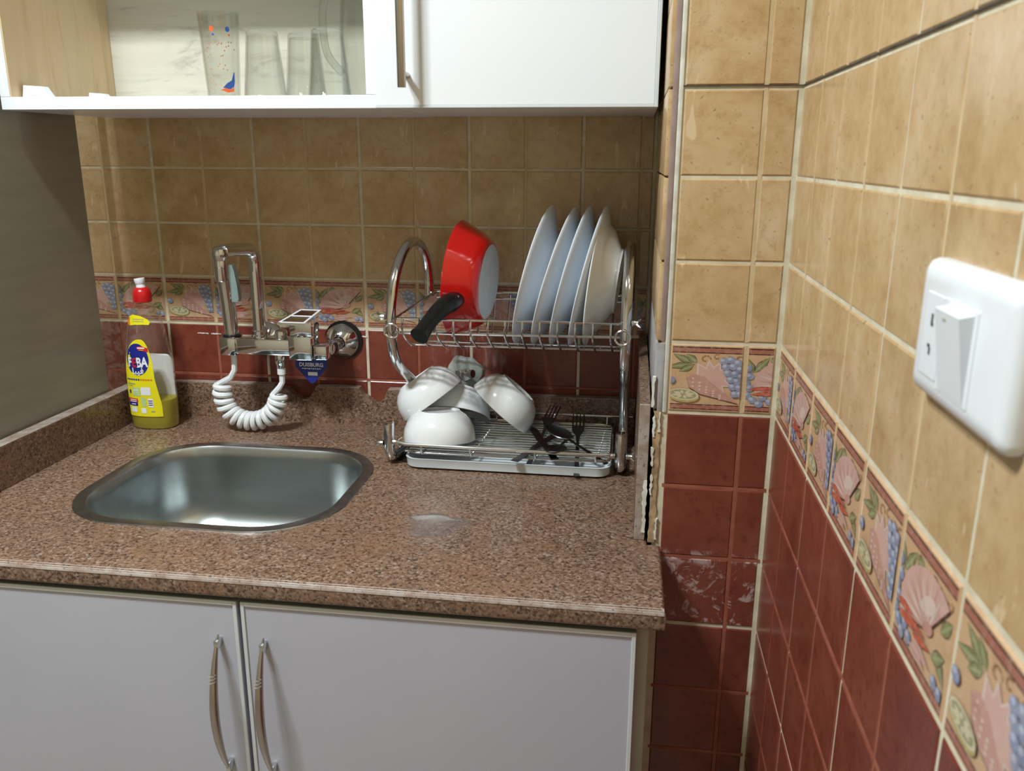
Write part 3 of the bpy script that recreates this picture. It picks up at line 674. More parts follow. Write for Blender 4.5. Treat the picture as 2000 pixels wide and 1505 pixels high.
# ================================================================ wall mixer tap
t = thing('mixer_tap', 'chrome wall mixer tap with tall spout and hand spray above the sink', 'tap', (.25, -.001, -.113))
YB = -.088
bm = NB(); bx(bm, .176, .292, YB-.017, YB+.017, -.1245, -.094, .004); bx(bm, .1585, .189, YB-.021, YB+.019, -.1265, -.0935, .003)
part('body', bm, M_CHROME, t)
cb = part('cartridge_block', box(.289, .332, YB-.021, YB+.021, -.1305, -.0865, .0025), M_CHROME, t)
part('side_block', box(.333, .358, YB-.016, YB+.018, -.1300, -.104, .0025), M_CHROME, t)
for fx, r in ((.352, .0335), (.206, .0335)):
    fl = part('wall_flange', lathe(NB(), [(0, .0), (r, .0), (r, .004), (r*.93, .0075), (r*.42, .021), (.0125, .0215), (.0125, .012), (0, .012)], frame((fx, -.001, -.116), (0, -1, 0)), 36), M_CHROME, t, 'shiny round wall flange')
    part('inlet', tube(NB(), [(fx, -.012, -.116), (fx, YB+.012, -.116)], .0115, 20), M_CHROME, fl)
    if fx > .3: part('backing', lathe(NB(), [(0, 0), (r+.003, 0), (r+.0035, .003), (r-.001, .004), (0, .004)], frame((fx+.003, -.0004, -.1135), (0, -1, 0)), 30), M_BLACK, fl, 'black disc behind the flange')  # black disc, slightly wider than the flange and set off up and right
riser = [(.2285, YB, -.096), (.2285, YB, -.07), (.2285, YB, .02), (.2285, YB, .045), (.2275, YB-.006, .0595), (.2245, YB-.02, .0655), (.217, YB-.052, .0675), (.2105, YB-.080, .0685)]
part('spout', tube(NB(), catmull(riser, 5), .0112, 20), M_CHROME, t)
part('spout_collar', lathe(NB(), [(0, 0), (.0155, 0), (.0155, .004), (.0135, .006), (.0135, .012), (.0115, .014), (0, .014)], Matrix.Translation((.2285, YB, -.0945)), 24), M_CHROME, t)
ex, ey, ez = .206, YB-.082, .0655
bm = NB(); lathe(bm, [(0, .0115), (.007, .0105), (.0125, .006), (.0145, -.001), (.0135, -.008), (.011, -.0125), (.011, -.0135), (0, -.0135)], Matrix.Translation((ex, ey, ez)), 24)
part('spout_end', bm, M_CHROME, t)
part('nozzle', lathe(NB(), [(0, 0), (.0108, 0), (.0112, -.001), (.0112, -.011), (.0106, -.0113), (.0106, -.0123), (.0112, -.0126), (.0112, -.034), (.0105, -.035), (0, -.035)], Matrix.Translation((ex, ey, ez-.0125)), 24), M_CHROME, t)
def lz(y): return -.0455+(y+.066)*.107
lv = part('lever', prism(NB(), [(.2895, -.1490), (.3400, -.1490), (.3400, -.066), (.2985, -.066)], lambda a, b, d: (a, b, lz(b)-d), .0045), M_CHROME, t, 'flat lever with a raised white outline', 0.3)
bm = NB()
def strip(xa, xb, ya, yb):
    A = [(xa, ya), (xb, ya), (xb, yb), (xa, yb)]; vs = [bm.verts.new((x, y, lz(y)+.0006)) for x, y in A]; ws = [bm.verts.new((x, y, lz(y)-.0002)) for x, y in A]
    bm.faces.new(vs)
    for i in range(4): bm.faces.new((vs[i], vs[(i+1) % 4], ws[(i+1) % 4], ws[i]))
def slant(y): return .2895+(y+.149)*.1084
for ya, yb in ((-.1480, -.1075), (-.1075, -.067)):
    A = [(slant(ya)+.001, ya), (slant(ya)+.0055, ya), (slant(yb)+.0055, yb), (slant(yb)+.001, yb)]; bm.faces.new([bm.verts.new((x, y, lz(y)+.0004)) for x, y in A])
strip(.3350, .3392, -.1480, -.067); strip(.2950, .3350, -.1480, -.1445); strip(.2995, .3350, -.1090, -.1055); strip(.3030, .3350, -.0700, -.067)
part('lever_outline', bm, M_LWHITE, lv, smooth=0)
part('lever_base', box(.2925, .334, -.108, -.069, -.0865, -.0535, .002), M_CHROME, t)
part('lever_disc', lathe(NB(), [(0, 0), (.0235, 0), (.024, .002), (.021, .005), (0, .005)], Matrix.Translation((.312, YB, -.0875)), 28), M_CHROME, t)
part('diverter_knob', lathe(NB(), [(0, 0), (.0115, 0), (.0115, .010), (.010, .014), (.006, .0155), (0, .016)], Matrix.Translation((.2685, YB, -.0945)), 20), M_CHROME, t)
part('hose_union', lathe(NB(), [(0, 0), (.0095, 0), (.0105, -.004), (.0105, -.016), (.009, -.019), (.0085, -.026), (0, -.026)], Matrix.Translation((.2645, YB, -.124)), 20), M_CHROME, t)
part('hose_ferrule', lathe(NB(), [(0, 0), (.0075, 0), (.0078, -.012), (.006, -.013), (0, -.013)], Matrix.Translation((.2645, YB, -.150)), 18), M_HOSE, t)
sprp = [(.1742, YB, -.0935), (.1738, YB-.002, -.05), (.1728, YB-.006, .0), (.1718, YB-.010, .032), (.1715, YB-.012, .05)]
s_ = part('hand_spray', tube(NB(), catmull(sprp, 5), [.0122+.0022*min(1, k/14) for k in range(21)], 20), M_CHROME, t, 'chrome hand spray resting upright in its holder')
part('spray_ring', lathe(NB(), [(0, 0), (.0165, 0), (.0165, .003), (.013, .0045), (0, .0045)], Matrix.Translation((.1742, YB, -.0945)), 24), M_BLACK, s_)
part('spray_trigger', loft(NB(), [[(.1895+dx, YB-.004+dy, z) for dx, dy in ((-.006, -.006), (tx, -.006), (tx, .006), (-.006, .006))] for z, tx in ((-.030, .006), (-.024, .0085), (.0, .007), (.025, .0035), (.036, .000))], True, True), M_GREY, s_, 'grey green spray trigger')
ax_pts = [(.1475, -.187), (.1485, -.207), (.154, -.228), (.168, -.2445), (.187, -.2525), (.206, -.2535), (.226, -.248), (.243, -.235), (.2535, -.218), (.2555, -.203)]
axis = catmull([(x, YB-.004, z) for x, z in ax_pts], 24); turns, hr = 14.5, .0135
hose = [(.1745, YB, -.125), (.1745, YB, -.14), (.1735, YB, -.158), (.166, YB-.003, -.172)]
n = len(axis)
for i, p in enumerate(axis):
    tn = (axis[min(i+1, n-1)]-axis[max(i-1, 0)]).normalized(); sd = Vector((0, 1, 0)); nb = tn.cross(sd)
    ang = 2*PI*turns*i/(n-1)+PI*.9; rr = hr*min(1.0, .75+i/30, .75+(n-1-i)/30)
    hose.append(p+rr*(math.cos(ang)*nb+math.sin(ang)*sd))
hose += [(.2605, YB-.004, -.186), (.2645, YB, -.178), (.2650, YB, -.165), (.2645, YB, -.155)]
part('coiled_hose', tube(NB(), hose, .0054, 8), M_HOSE, t, 'white coiled plastic hose')
# blue card hanging from the tap
def text_bm(s, size, bold=0.0, font=None):
    cu = bpy.data.curves.new('txt', 'FONT'); cu.body = s; cu.size = size; cu.align_x = 'CENTER'; cu.align_y = 'CENTER'; cu.offset = bold; cu.resolution_u = 3
    o = bpy.data.objects.new('txt', cu); link(o); dg = bpy.context.evaluated_depsgraph_get(); me = bpy.data.meshes.new_from_object(o.evaluated_get(dg)); bpy.data.objects.remove(o)
    b = NB(); b.from_mesh(me); bpy.data.meshes.remove(me); return b
tg = thing('swing_tag', 'dark blue pointed card tag lettered in white, hanging under the mixer tap', 'tag', (.319, YB+.015, -.134))
yt = YB+.006
part('card', prism(NB(), [(.2895, -.1315), (.3495, -.1315), (.3495, -.149), (.323, -.1785), (.3195, -.1795), (.316, -.1785), (.2895, -.149)], lambda a, b, d: (a, yt+d, b), .0007), M_BLUE, tg, smooth=0.3)
def lay(b, x, z, y, sx=1.0):
    for v in b.verts: v.co = Vector((x+v.co.x*sx, y, z+v.co.y))
    return b
part('lettering', lay(text_bm('DUISBURG', .0098, .00022), .3195, -.1445, yt-.0003, .98), M_LWHITE, tg, smooth=0)
bm = NB()
for k in range(9): bx(bm, .302+k*.0040, .302+k*.0040+.0028, yt-.0003, yt, -.1522-.0006*(k % 2), -.1507)
part('small_print', bm, M_LWHITE, tg, smooth=0)
part('printed_plate', box(.3125, .3305, yt-.0003, yt, -.1645, -.158), M_LWHITE, tg, smooth=0)

# ================================================================ old wall valve with plaster patch
t = thing('wall_valve', 'small chrome stop valve set in a pale plaster patch behind the bowls', 'valve', (.589, -.001, -.172))
bm = NB(); P = []
for k in range(28):
    a = 2*PI*k/28; r = .0335*(1+.07*math.sin(3*a+1)+.05*math.sin(7*a)); P.append((.5885+r*math.cos(a), -.1695+r*math.sin(a)))
loft(bm, [[(x, -.0005, z) for x, z in P], [(.5885+(x-.5885)*.93, -.007, -.1695+(z+.1695)*.93) for x, z in P], [(.5885+(x-.5885)*.6, -.0125, -.1695+(z+.1695)*.6) for x, z in P]], True, True)
part('plaster_patch', bm, M_PUTTY, t)
bd = part('valve_body', lathe(NB(), [(0, 0), (.0085, 0), (.0085, .016), (.0105, .018), (.0105, .028), (.0085, .03), (0, .03)], frame((.590, -.012, -.164), (.25, -1, -.05)), 20), M_CHROME, t)
part('valve_spindle', lathe(NB(), [(0, 0), (.0055, 0), (.0055, .012), (.0075, .013), (.0075, .019), (0, .02)], frame((.595, -.036, -.162), (.85, -.45, .15)), 16), M_CHROME, bd)
part('valve_lever', box(.5790, .5900, -.046, -.042, -.190, -.153, .0012), M_CHROME, bd)

# ================================================================ washing-up liquid bottle
bx0, by0 = .0045, -.0845
t = thing('dish_soap_bottle', 'clear washing-up liquid bottle with red cap and yellow label by the upstand', 'bottle', (bx0, by0, ZT))
PR = [(0, .0395, .026), (.003, .0425, .0285), (.03, .0440, .0295), (.08, .0445, .0300), (.12, .0432, .0292), (.15, .0400, .0275), (.175, .0358, .0252), (.195, .0312, .0228), (.21, .0262, .0205), (.224, .0195, .0175), (.233, .0145, .0140), (.237, .0135, .0135), (.246, .0135, .0135)]
def ab(z):
    for (z0, a0, b0), (z1, a1, b1) in zip(PR, PR[1:]):
        if z <= z1:
            s = max(0, (z-z0)/(z1-z0)); return a0+(a1-a0)*s, b0+(b1-b0)*s
    return PR[-1][1:]
def sect(z, k=1.0, n=36, sq=2.5):
    a, b = ab(z); out = []
    for i in range(n):
        th = 2*PI*i/n; c, s = math.cos(th), math.sin(th)
        out.append((bx0+(a-(1-k))*math.copysign(abs(c)**(2/sq), c), by0+(b-(1-k))*math.copysign(abs(s)**(2/sq), s), ZT+z))
    return out
hs = [0, .003, .015, .03, .05, .08, .1, .12, .135, .15, .163, .175, .185, .195, .203, .21, .217, .224, .229, .233, .237, .246]
part('bottle_body', loft(NB(), [sect(z) for z in hs], True, True), M_BOTTLE, t)
part('liquid', loft(NB(), [sect(z, .9990) for z in (.0015, .004, .015, .03, .045, .0555)], True, True), M_LIQ, t, 'yellow liquid in the bottom')
cp = part('cap', lathe(NB(), [(0, 0), (.0160, 0), (.0165, .002), (.0165, .012), (.0155, .019), (.0125, .024), (.0085, .0265), (0, .0265)], Matrix.Translation((bx0, by0, ZT+.238)), 28), M_CAPRED, t, 'red screw cap')
part('cap_spout', lathe(NB(), [(0, 0), (.0085, 0), (.0075, .006), (.0085, .0075), (.0095, .0155), (.009, .017), (0, .017)], frame((bx0-.0005, by0, ZT+.2635), (-.10, 0, 1)), 20), M_LWHITE, cp, 'white flip spout')
def wrap(b, off):
    """lay a flat mesh (x,y in metres, origin at label foot) on the bottle's front"""
    for v in b.verts:
        z = v.co.y; a, bb = ab(z); x = max(-.97*a, min(.97*a, v.co.x))
        y = -bb*(1-abs(x/a)**2.5)**(1/2.5); v.co = Vector((bx0+x, by0+y-off, ZT+z))
    return b
def flat(poly, n=1):
    b = NB(); f = b.faces.new([b.verts.new((x, y, 0)) for x, y in poly])
    bmesh.ops.triangulate(b, faces=[f])
    for _ in range(n): bmesh.ops.subdivide_edges(b, edges=b.edges[:], cuts=1)
    bmesh.ops.triangulate(b, faces=b.faces[:]); return b
def gridlabel(left, right, z0, z1, n=26, mc=14):
    b = NB(); rows = []
    for i in range(n+1):
        z = z0+(z1-z0)*math.sin(PI/2*i/n); l, r = left(z), right(z); rows.append([b.verts.new((l+(r-l)*k/mc, z, 0)) for k in range(mc+1)])
    for A, B in zip(rows, rows[1:]):
        for k in range(mc): b.faces.new((A[k], A[k+1], B[k+1], B[k]))
    return b
def lf(z): return -.036 if z < .1 else -.036+.036*(1-math.sqrt(max(0, 1-((z-.1)/.072)**2)))*.97
def rf(z): return .031 if z < .05 else .031-.008*min(1, (z-.05)/.05) if z < .1 else .023-.021*(1-math.sqrt(max(0, 1-((z-.1)/.072)**2)))*.97
lb = part('label', wrap(gridlabel(lf, rf, .026, .172), .0005), M_LYEL, t, 'yellow front label')
LX = -.0060
part('label_oval', wrap(flat([(LX-.0005+.0225*math.cos(a), .134+.0305*math.sin(a)*(1.0 if math.sin(a) > 0 else .95)) for a in [2*PI*k/28 for k in range(28)]], 2), .0008), M_LBLUE, lb)
part('label_flash', wrap(flat([(-.006, .1585), (.004, .1600), (.0155, .1565), (.0160, .149), (.004, .1515), (-.004, .153)], 2), .0011), M_LRED, lb)
for i, (x0, x1, z) in enumerate(((-.004, .010, .1565), (-.001, .008, .1530))): part('label_line', wrap(flat(quad(x0, z-.0012, x1, z+.0010), 1), .0013), M_LWHITE if i == 0 else M_LORANGE, lb)
def word(s, size, bold, x, z, sx, mt_, off):
    b = text_bm(s, size, bold)
    bmesh.ops.triangulate(b, faces=b.faces[:])
    for v in b.verts: v.co = Vector((x+v.co.x*sx, z+v.co.y+.06*(v.co.x), 0))
    part('lettering', wrap(b, off), mt_, lb, smooth=0)
word('F', .0235, .0008, -.0222, .1285, .72, M_LWHITE, .0013); word('E', .0225, .0008, -.0130, .1280, .72, M_LRED, .0014); word('BA', .0245, .0009, .0025, .1290, .74, M_LWHITE, .0013)
word('\uFE8E\uFE92\uFEF4\uFED3', .0155, .0004, LX-.0005, .1130, 1.05, M_LWHITE, .0013)
for k in range(11): part('label_line', wrap(flat(quad(-.0325+k*.0048, .0955, -.0325+k*.0048+.0034, .0985), 0), .0009), M_LBLUE if k < 6 else M_LORANGE, lb)
for x0, x1, z0, z1, mt_ in ((-.032, -.015, .0875, .0895, M_LGREY), (-.031, -.020, .0845, .0855, M_LGREY), (-.022, -.007, .0655, .082, M_LGREEN), (-.005, .014, .0675, .083, M_LWHITE), (-.030, -.026, .070, .077, M_LBLUE), (-.0352, -.013, .053, .0605, M_LRED), (-.0352, -.014, .046, .053, M_LBLUE), (-.031, -.017, .0335, .0435, M_LWHITE), (-.006, .003, .0455, .063, M_LGREEN), (.007, .0165, .0445, .0615, M_LWHITE), (-.008, .002, .0325, .0425, M_LWHITE), (.011, .0185, .035, .0375, M_LGREY)):
    part('label_panel', wrap(flat(rrect((x0+x1)/2, (z0+z1)/2, (x1-x0)/2, (z1-z0)/2, .0012, 4), 1), .0009), mt_, lb)
for x0, x1, z, mt_ in ((-.030, -.015, .0578, M_LWHITE), (-.030, -.016, .0545, M_LWHITE), (-.028, -.018, .0495, M_LWHITE), (.008, .0155, .057, M_LBLUE), (.008, .0155, .053, M_LBLUE), (.008, .0155, .049, M_LBLUE), (-.0205, -.009, .0765, M_LWHITE)): part('label_line', wrap(flat(quad(x0, z-.0008, x1, z+.0008), 1), .0012), mt_, lb)
ng = part('neck_label', wrap(flat([(-.0262, .2040), (-.0225, .2120), (-.012, .2165), (.004, .2145), (.0165, .2085), (.0205, .2035), (.019, .1985), (.008, .1990), (-.006, .1985), (-.018, .1970), (-.024, .1990)], 2), .0006), M_LYEL, t, 'small yellow neck label')
part('neck_label_corner', wrap(flat([(-.0262, .2040), (-.0235, .2110), (-.0185, .2105), (-.0190, .2045), (-.0165, .1980), (-.022, .1975), (-.025, .2000)], 1), .0009), M_LORANGE, ng)
for z in (.2085, .2045): part('label_line', wrap(flat(quad(-.011, z-.0007, .010, z+.0007), 1), .0009), M_LGREY, ng)
bb = NB(); vs = [bb.verts.new((bx0+x, by0+ab(z)[1]*.985*(1-abs(x/ab(z)[0])**2.5)**(1/2.5), ZT+z)) for x, z in rrect(.0005, .082, .033, .052, .014, 6)]
f_ = bb.faces.new(vs); part('back_label', bb, M_LWHITE, t, 'pale back label seen through the bottle', 0)

# ================================================================ dish rack
rk = thing('dish_rack', 'two-tier chrome dish rack with curled side frames right of the sink', 'dish rack', (.70, -.13, ZT))
FR = [(-.2245, -.2035), (-.226, -.222), (-.2255, -.243), (-.219, -.259), (-.205, -.2635), (-.18, -.2645), (-.13, -.2645), (-.095, -.2610), (-.078, -.247), (-.077, -.225), (-.088, -.200), (-.112, -.170), (-.145, -.140), (-.177, -.117), (-.197, -.090), (-.205, -.046), (-.201, -.013), (-.190, .023), (-.169, .053), (-.143, .074), (-.111, .084), (-.080, .075), (-.055, .049), (-.043, .016), (-.042, -.018)]
def XL(y): return .505+.16*(y+.22)
def XRt(y): return .8845+.02*(y+.22)
for fn in (XL, XRt):
    fr = part('side_frame', tube(NB(), catmull([(fn(y), y, z) for y, z in FR], 4), .0088, 14), M_CHROME, rk, 'curled chrome tube side frame')
    part('end_cap', lathe(NB(), [(0, 0), (.0085, 0), (.0085, .003), (.007, .004), (0, .004)], Matrix.Translation((fn(-.2245), -.2245, -.2035)), 16), M_CHROME, fr)
    for yy in (-.195, -.125): part('rubber_foot', lathe(NB(), [(0, 0), (.0105, 0), (.0105, .008), (.0095, .012), (0, .012)], Matrix.Translation((fn(yy), yy, ZT)), 16), M_BLACK, fr)
def wire(pts, r, parent=None, nm='wire'): return part(nm, tube(NB(), pts, r, 8), M_WIRE, parent or rk)
def nut(x, y, z, s):
    nb_ = part('wing_nut', lathe(NB(), [(0, -.004), (.0045, -.004), (.005, 0), (.0035, .006), (0, .007)], frame((x, y, z), (s, 0, 0), (0, 0, 1)), 10), M_WIRE, rk)
    bm = NB()
    for a in (.6, -.6): tube(bm, [(x+s*.002, y, z), (x+s*.007, y+.004*math.sin(a)*2, z+.007*math.sin(a)), (x+s*.010, y+.006*math.sin(a)*2, z+.010*math.sin(a))], [.0026, .0022, .0015], 8)
    part('wing', bm, M_WIRE, nb_)
# upper basket
UX0, UX1, UYF, UYB = .517, .8765, -.212, -.034
up = part('upper_basket', tube(NB(), [(UX0, UYF, -.0285), (UX0+.004, UYF-.002, -.0285), (UX1-.004, UYF-.002, -.0265), (UX1, UYF, -.0265), (UX1+.004, UYB, -.0105), (UX0+.028, UYB, -.0105)], .0024, 8, closed=True), M_WIRE, rk, 'wire upper basket')
def uw(p, r=.0017): part('wire', tube(NB(), p, r, 8), M_WIRE, up)
uw([(UX0, UYF-.001, -.0515), (UX1, UYF-.001, -.0480)], .0024); uw([(UX0+.028, UYB, -.0215), (UX1+.004, UYB, -.0215)], .002)
uw([(UX0+.012, -.160, -.0815), (UX1, -.160, -.0805)], .002); uw([(UX0+.020, -.110, -.0865), (UX1, -.110, -.0855)], .0018); uw([(UX0+.026, -.062, -.0785), (UX1+.003, -.062, -.0775)], .002)
NC = 13
for k in range(NC):
    s = k/(NC-1); x = .530+s*(.862-.530); xb = x+.016*(1-s)
    uw(catmull([(x, UYF-.003, -.0275), (x, UYF-.0035, -.052), (x+.003, -.178, -.0785), (x+.006, -.150, -.0835), (x+.009, -.11, -.0885), (xb, -.070, -.0805), (xb, UYB+.002, -.0205), (xb, UYB+.002, -.0105)], 3))
for x, s in ((UX0-.004, -1), (UX1+.004, 1)):
    lp_ = [(x, UYF-.0035+.0, -.0445+0)]
    ring = [(x+.013*math.cos(a)*.9, UYF-.010, -.047+.0115*math.sin(a)) for a in [2*PI*k/14 for k in range(14)]]
    part('clip_loop', tube(NB(), ring, .0018, 8, closed=True), M_WIRE, up)
nut(XL(-.205)-.0135, -.206, -.028, -1); nut(XRt(-.205)+.0125, -.206, -.026, 1)
# lower basket
LYF, LYB = -.236, -.033
lo_ = part('lower_basket', tube(NB(), [(XL(-.228)+.0135, -.2305, -.2315), (.535, LYF, -.2330), (.855, LYF, -.2350), (XRt(-.228)-.0125, -.2305, -.2350)], .0030, 10), M_WIRE, rk, 'wire lower basket')
def lw(p, r=.0016): part('wire', tube(NB(), p, r, 8), M_WIRE, lo_)
lw([(.540, LYB, -.2325), (.903, LYB, -.2315)], .0022)
ND = 15
for k in range(ND):
    y = -.222+k*(.183/(ND-1)); lw([(.530+.10*(y+.22), y, -.2485), (.866, y, -.2485)], .0016)
rim_ = [(x, y, -.2485) for x, y in rrect((.533+.868)/2, -.1305, (.868-.533)/2, .0985, .018, 6)]
part('wire', tube(NB(), rim_, .0021, 8, closed=True), M_WIRE, lo_)
for x in (.560, .642, .748, .845): lw([(x, LYF, -.2335), (x, LYF+.004, -.2495), (x+.003, -.19, -.2508), (x+.01, -.06, -.2508), (x+.012, LYB-.003, -.249), (x+.012, LYB, -.2325)], .0017)
nut(XL(-.226)-.0125, -.2305, -.2345, -1); nut(XL(-.226)+.0115, -.2305, -.2315, 1); nut(XRt(-.226)-.0125, -.2305, -.2365, -1); nut(XRt(-.226)+.0125, -.2305, -.2365, 1)
# drip tray under the lower basket
tr = thing('drip_tray', 'white plastic drip tray under the lower rack basket', 'tray', (.70, -.135, ZT))
def TL(i, z): return [(x, y, z) for x, y in rrect(.7005, -.139, .1685-i, .102-i, .022-i*.3, 7)]
part('tray_body', loft(NB(), [TL(.008, ZT+.0004), TL(.001, ZT+.004), TL(0, ZT+.0165), TL(-.001, ZT+.0185), TL(.0025, ZT+.0185), TL(.006, ZT+.006), TL(.012, ZT+.0035)], True, True), M_TRAY, tr)
# ---- plates standing in the upper basket
def dish(kind, xb, lean, turn, label, cy=-.122, D=.235):
    r = D/2
    if kind == 'plate': P = [(0, 0), (.060, 0), (.064, -.0025), (.067, -.0025), (.068, .001), (.082, .0065), (r-.010, .0165), (r-.001, .0205), (r, .0225), (r-.0015, .0238), (r-.012, .0205), (.080, .0105), (.066, .005), (0, .004)]
    else: P = [(0, 0), (.045, 0), (.048, -.003), (.052, -.003), (.054, .002), (.078, .014), (.090, .026), (r-.004, .033), (r, .036), (r-.002, .0378), (.089, .0305), (.075, .0185), (.050, .0065), (0, .005)]
    a = Vector((-math.cos(lean)*math.cos(turn), math.cos(lean)*math.sin(turn), math.sin(lean)))
    zc = -.0805+r*math.cos(lean)
    c = Vector((xb+r*math.sin(lean), cy, zc)); rimz = P[-6][1] if kind == 'plate' else .036
    o = c-a*rimz
    nm = 'dinner_plate' if kind == 'plate' else 'soup_plate'
    return solo(nm, lathe(NB(), P, frame(o, a, (0, 1, 0)), 56), M_PLATE if kind == 'plate' else M_CHINA, label, 'plate', (c.x, c.y, -.083), 'plates standing in the dish rack', smooth=0.9)
dish('plate', .704, .235, .07, 'white plate nearest the red pan, leaning in the dish rack')
dish('plate', .733, .275, .07, 'second white plate from the red pan in the dish rack')
dish('plate', .763, .245, .07, 'third white plate from the red pan in the dish rack')
dish('plate', .794, .228, .07, 'fourth white plate from the red pan, just left of the deep plate')
dish('soup', .8195, .115, .06, 'deep white soup plate at the right end of the dish rack', D=.225)
# ---- red pan
t = thing('frying_pan', 'small red frying pan with black handle standing in the dish rack', 'pan', (.63, -.122, -.083))
ln = .07; a = Vector((-math.cos(ln)*.995, .0995*math.cos(ln), math.sin(ln))); c = Vector((.606, -.122, .0245)); Mp = frame(c-a*.050, a, (0, 1, 0))
part('pan_body', lathe(NB(), [(.060, -.0005), (.064, 0), (.070, .003), (.079, .015), (.090, .038), (.0965, .0495), (.0975, .0515), (.0965, .0525), (.095, .0515)], Mp, 56), M_PANRED, t, 'red enamelled outside')
part('pan_base', lathe(NB(), [(0, -.0012), (.060, -.0012), (.0635, .0004), (.060, .001), (0, .001)], Mp, 48), M_PANBASE, t, 'pale base disc')
part('pan_inside', lathe(NB(), [(.0952, .0515), (.088, .038), (.077, .0165), (.068, .006), (0, .005)], Mp, 48), M_PANIN, t)
hb = [(.617, -.196, .004), (.612, -.214, .0015), (.606, -.232, -.001), (.597, -.253, -.009), (.589, -.274, -.020), (.5815, -.294, -.033), (.579, -.301, -.0375)]
hp = catmull(hb, 4); hn = len(hp)-1; rad = [.0125+.0035*math.sin(PI*min(1, (i/hn)*1.6))*(1 if i/hn < .32 else .6)+(.0025*max(0, (i/hn-.75))*4) for i in range(hn+1)]
hd = part('handle', tube(NB(), hp, rad, 14), M_BLACK, t, 'black plastic handle')
part('handle_rivet', lathe(NB(), [(0, 0), (.0025, 0), (.002, .0012), (0, .0015)], frame((.6215, -.2195, .0105), (.6, -.6, .5)), 10), M_CHROME, hd)
# ---- bowls
def bowl(c, axis_, label):
    P = [(0, .0025), (.029, .0025), (.030, 0), (.0335, 0), (.0350, .0025), (.0435, .008), (.0505, .0165), (.0555, .028), (.0585, .0475), (.0580, .0490), (.0566, .0482), (.0535, .029), (.0485, .0185), (.041, .0105), (0, .0065)]
    P = [(r*1.055, z*1.03) for r, z in P]; ax_ = Vector(axis_).normalized(); o = Vector(c)+ax_*.0502       # c: centre of the rim, axis_: from rim to foot
    return solo('bowl', lathe(NB(), P, frame(o, -ax_), 48), M_CHINA, label, 'bowl', tuple(c), 'bowls drying in the lower basket', smooth=0.9)
bowl((.5775, -.1755, -.2420), (-.03, .13, .97), 'white bowl turned upside down at the front of the rack')
bowl((.5525, -.115, -.192), (-.596, .0325, .808), 'white bowl leaning to the left behind the upside down bowl')
bowl((.588, -.085, -.2290), (.041, .544, .8195), 'white bowl half hidden in the middle of the pile')
bowl((.672, -.112, -.203), (.652, .190, .741), 'white bowl tipped on its rim at the right of the pile')
# ---- cutlery
def cutlery(kind, x, y, ang, label, tilt=0.0, z=-.2455, Lh=.105):
    """lies in the lower basket; head towards +local x"""
    bm = NB(); th = .0013
    def P3(a, b, d): return (a, b, d)
    if kind == 'fork':
        prism(bm, [(-Lh, -.0045), (-Lh, .0045), (-.01, .0025), (.008, .004), (.022, .0105), (.034, .011), (.034, -.011), (.022, -.0105), (.008, -.004), (-.01, -.0025)], P3, th)
        for k in range(4):
            b0 = -.011+k*.00627; prism(bm, [(.0338, b0), (.0338, b0+.0032), (.072, b0+.0026), (.074, b0+.0016), (.072, b0+.0006)], P3, th)
    elif kind == 'spoon':
        prism(bm, [(-Lh, -.0045), (-Lh, .0045), (-.01, .0025), (.006, .0035), (.006, -.0035), (-.01, -.0025)], P3, th)
        lathe(bm, [(0, -.006), (.5, -.005), (.85, -.002), (1, .001), (.97, .0018), (.8, -.0008), (0, -.0048)], Matrix.Translation((.032, 0, .0005)) @ Matrix.Diagonal((.029, .0185, 1, 1)), 20)
    else:
        prism(bm, [(-Lh, -.0065), (-Lh, .0065), (0, .005), (.004, .008), (.08, .008), (.092, .001), (.08, -.006), (0, -.005)], P3, th*1.3)
    for v in bm.verts:
        v.co.z += .006*math.sin(max(-1, min(1, v.co.x/.08))*1.4)*(1 if kind != 'knife' else 0)
    M = Matrix.Translation((x, y, z)) @ Matrix.Rotation(ang, 4, 'Z') @ Matrix.Rotation(-tilt, 4, 'Y')
    bmesh.ops.transform(bm, matrix=M, verts=bm.verts[:])
    return solo('table_'+kind, bm, M_CUT, label, kind, (x, y, z), 'cutlery lying in the lower basket')
cutlery('fork', .811, -.145, 1.62, 'tarnished fork with its prongs towards the wall, rightmost of the cutlery', .22, -.240)
cutlery('fork', .752, -.115, 1.40, 'tarnished fork beside the tipped bowl', .24, -.236)
cutlery('knife', .742, -.200, 1.15, 'tarnished knife lying nearest the tipped bowl', .04, -.2435, .06)
cutlery('knife', .762, -.190, 1.95, 'tarnished knife crossing under the forks', .07, -.2430, .05)
cutlery('spoon', .785, -.185, -1.75, 'tarnished spoon with its bowl towards the front rail', .03, -.2395, .08)
cutlery('spoon', .800, -.165, 2.35, 'tarnished spoon lying slanted among the forks', .10, -.237, .09)

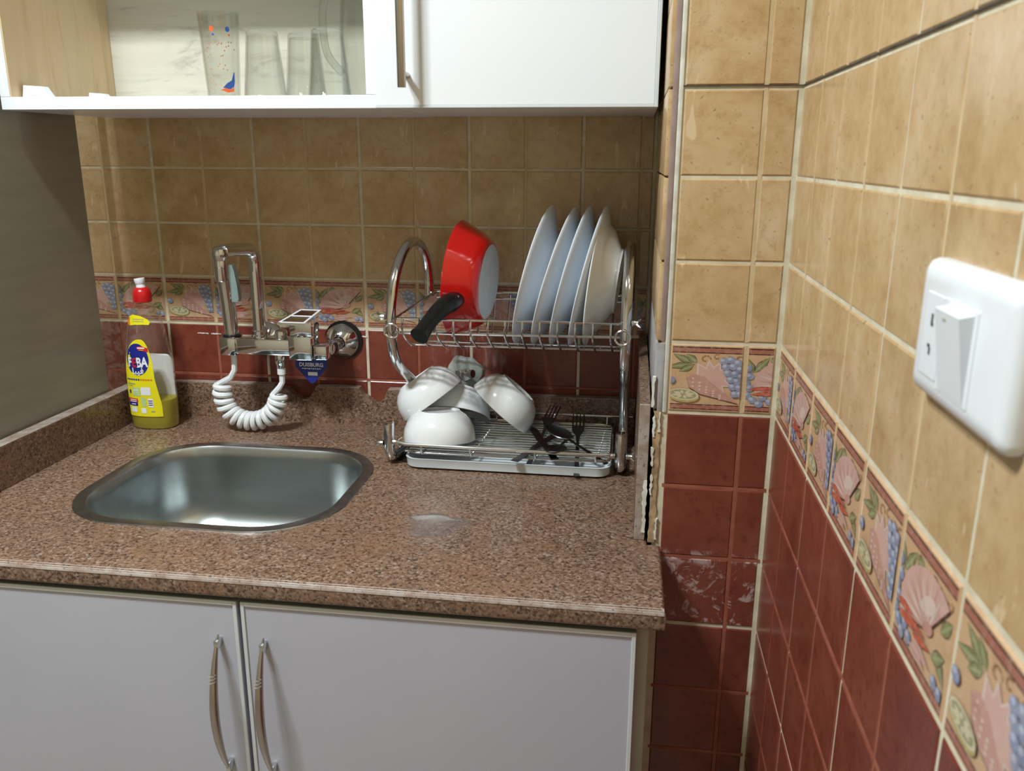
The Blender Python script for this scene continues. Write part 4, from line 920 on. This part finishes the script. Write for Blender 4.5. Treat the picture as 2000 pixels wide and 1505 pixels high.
# ================================================================ light switch on the side wall
t = thing('light_switch', 'white rocker switch plate on the tan tiles of the side wall', 'switch', (XR, -1.04, .125))
y0, y1, z0, z1 = -1.1085, -.9725, .0865, .1665
def SL(i, x, r): return [(x, y, z) for y, z in rrect((y0+y1)/2, (z0+z1)/2, (y1-y0)/2-i, (z1-z0)/2-i, r, 8)]
pt = part('plate', loft(NB(), [SL(0, XR-.0002, .007), SL(0, XR-.005, .007), SL(.0015, XR-.0085, .006), SL(.005, XR-.0112, .005), SL(.010, XR-.0122, .004)], True, True), M_SWITCH, t)
part('module', box(XR-.0130, XR-.0115, -1.0175, -.9905, .1005, .1485, .0004, 1), M_SWITCH, t); part('module', box(XR-.0130, XR-.0115, -1.0665, -1.0195, .0975, .1490, .0004, 1), M_SWITCH, t)
part('rocker', loft(NB(), [[(XR-.0120, y, .0995), (XR-.0135, y, .0995), (XR-.0205, y, .1445), (XR-.0120, y, .1465)] for y in (-1.0625, -1.0265)], True, True), M_SWITCH, t, 'rocker pressed in at the bottom', 0.3)
part('rocker_mark', prism(NB(), [(-1.043, .1395), (-1.039, .1395), (-1.039, .1408), (-1.043, .1408)], lambda a, b, d: (XR-.0135-(b-.0995)*.1556-.0003+d, a, b), .0004), M_LGREY, t, smooth=0)
for zc_, nm in ((.1335, 'I'), (.1165, 'O')):
    bm = NB()
    if nm == 'I': bx(bm, XR-.0134, XR-.0128, -1.0048, -1.0026, zc_-.0035, zc_+.0035); bx(bm, XR-.0134, XR-.0128, -1.0060, -1.0048, zc_-.0035, zc_-.0020)
    else: bx(bm, XR-.0134, XR-.0128, -1.0045, -1.0015, zc_+.0010, zc_+.0030); bx(bm, XR-.0134, XR-.0128, -1.0060, -1.0040, zc_-.0030, zc_+.0012)
    part('socket_slot', bm, M_BLACK, t, smooth=0)

# ================================================================ ceiling light (out of view)
t = thing('ceiling_light', 'twin-bulb ceiling light over the sink', 'lamp', (LAMP[0], LAMP[1], ZC))
part('plate', box(LAMP[0]-.2, LAMP[0]+.2, LAMP[1]-.06, LAMP[1]+.06, ZC-.03, ZC, .006), M_WHITE, t)
for dx in (-.10, .10): part('bulb', lathe(NB(), [(0, 0), (.016, 0), (.02, -.02), (.045, -.055), (.05, -.075), (.035, -.088), (0, -.09)], Matrix.Translation((LAMP[0]+dx, LAMP[1], ZC-.03)), 20), M_BULB, t)
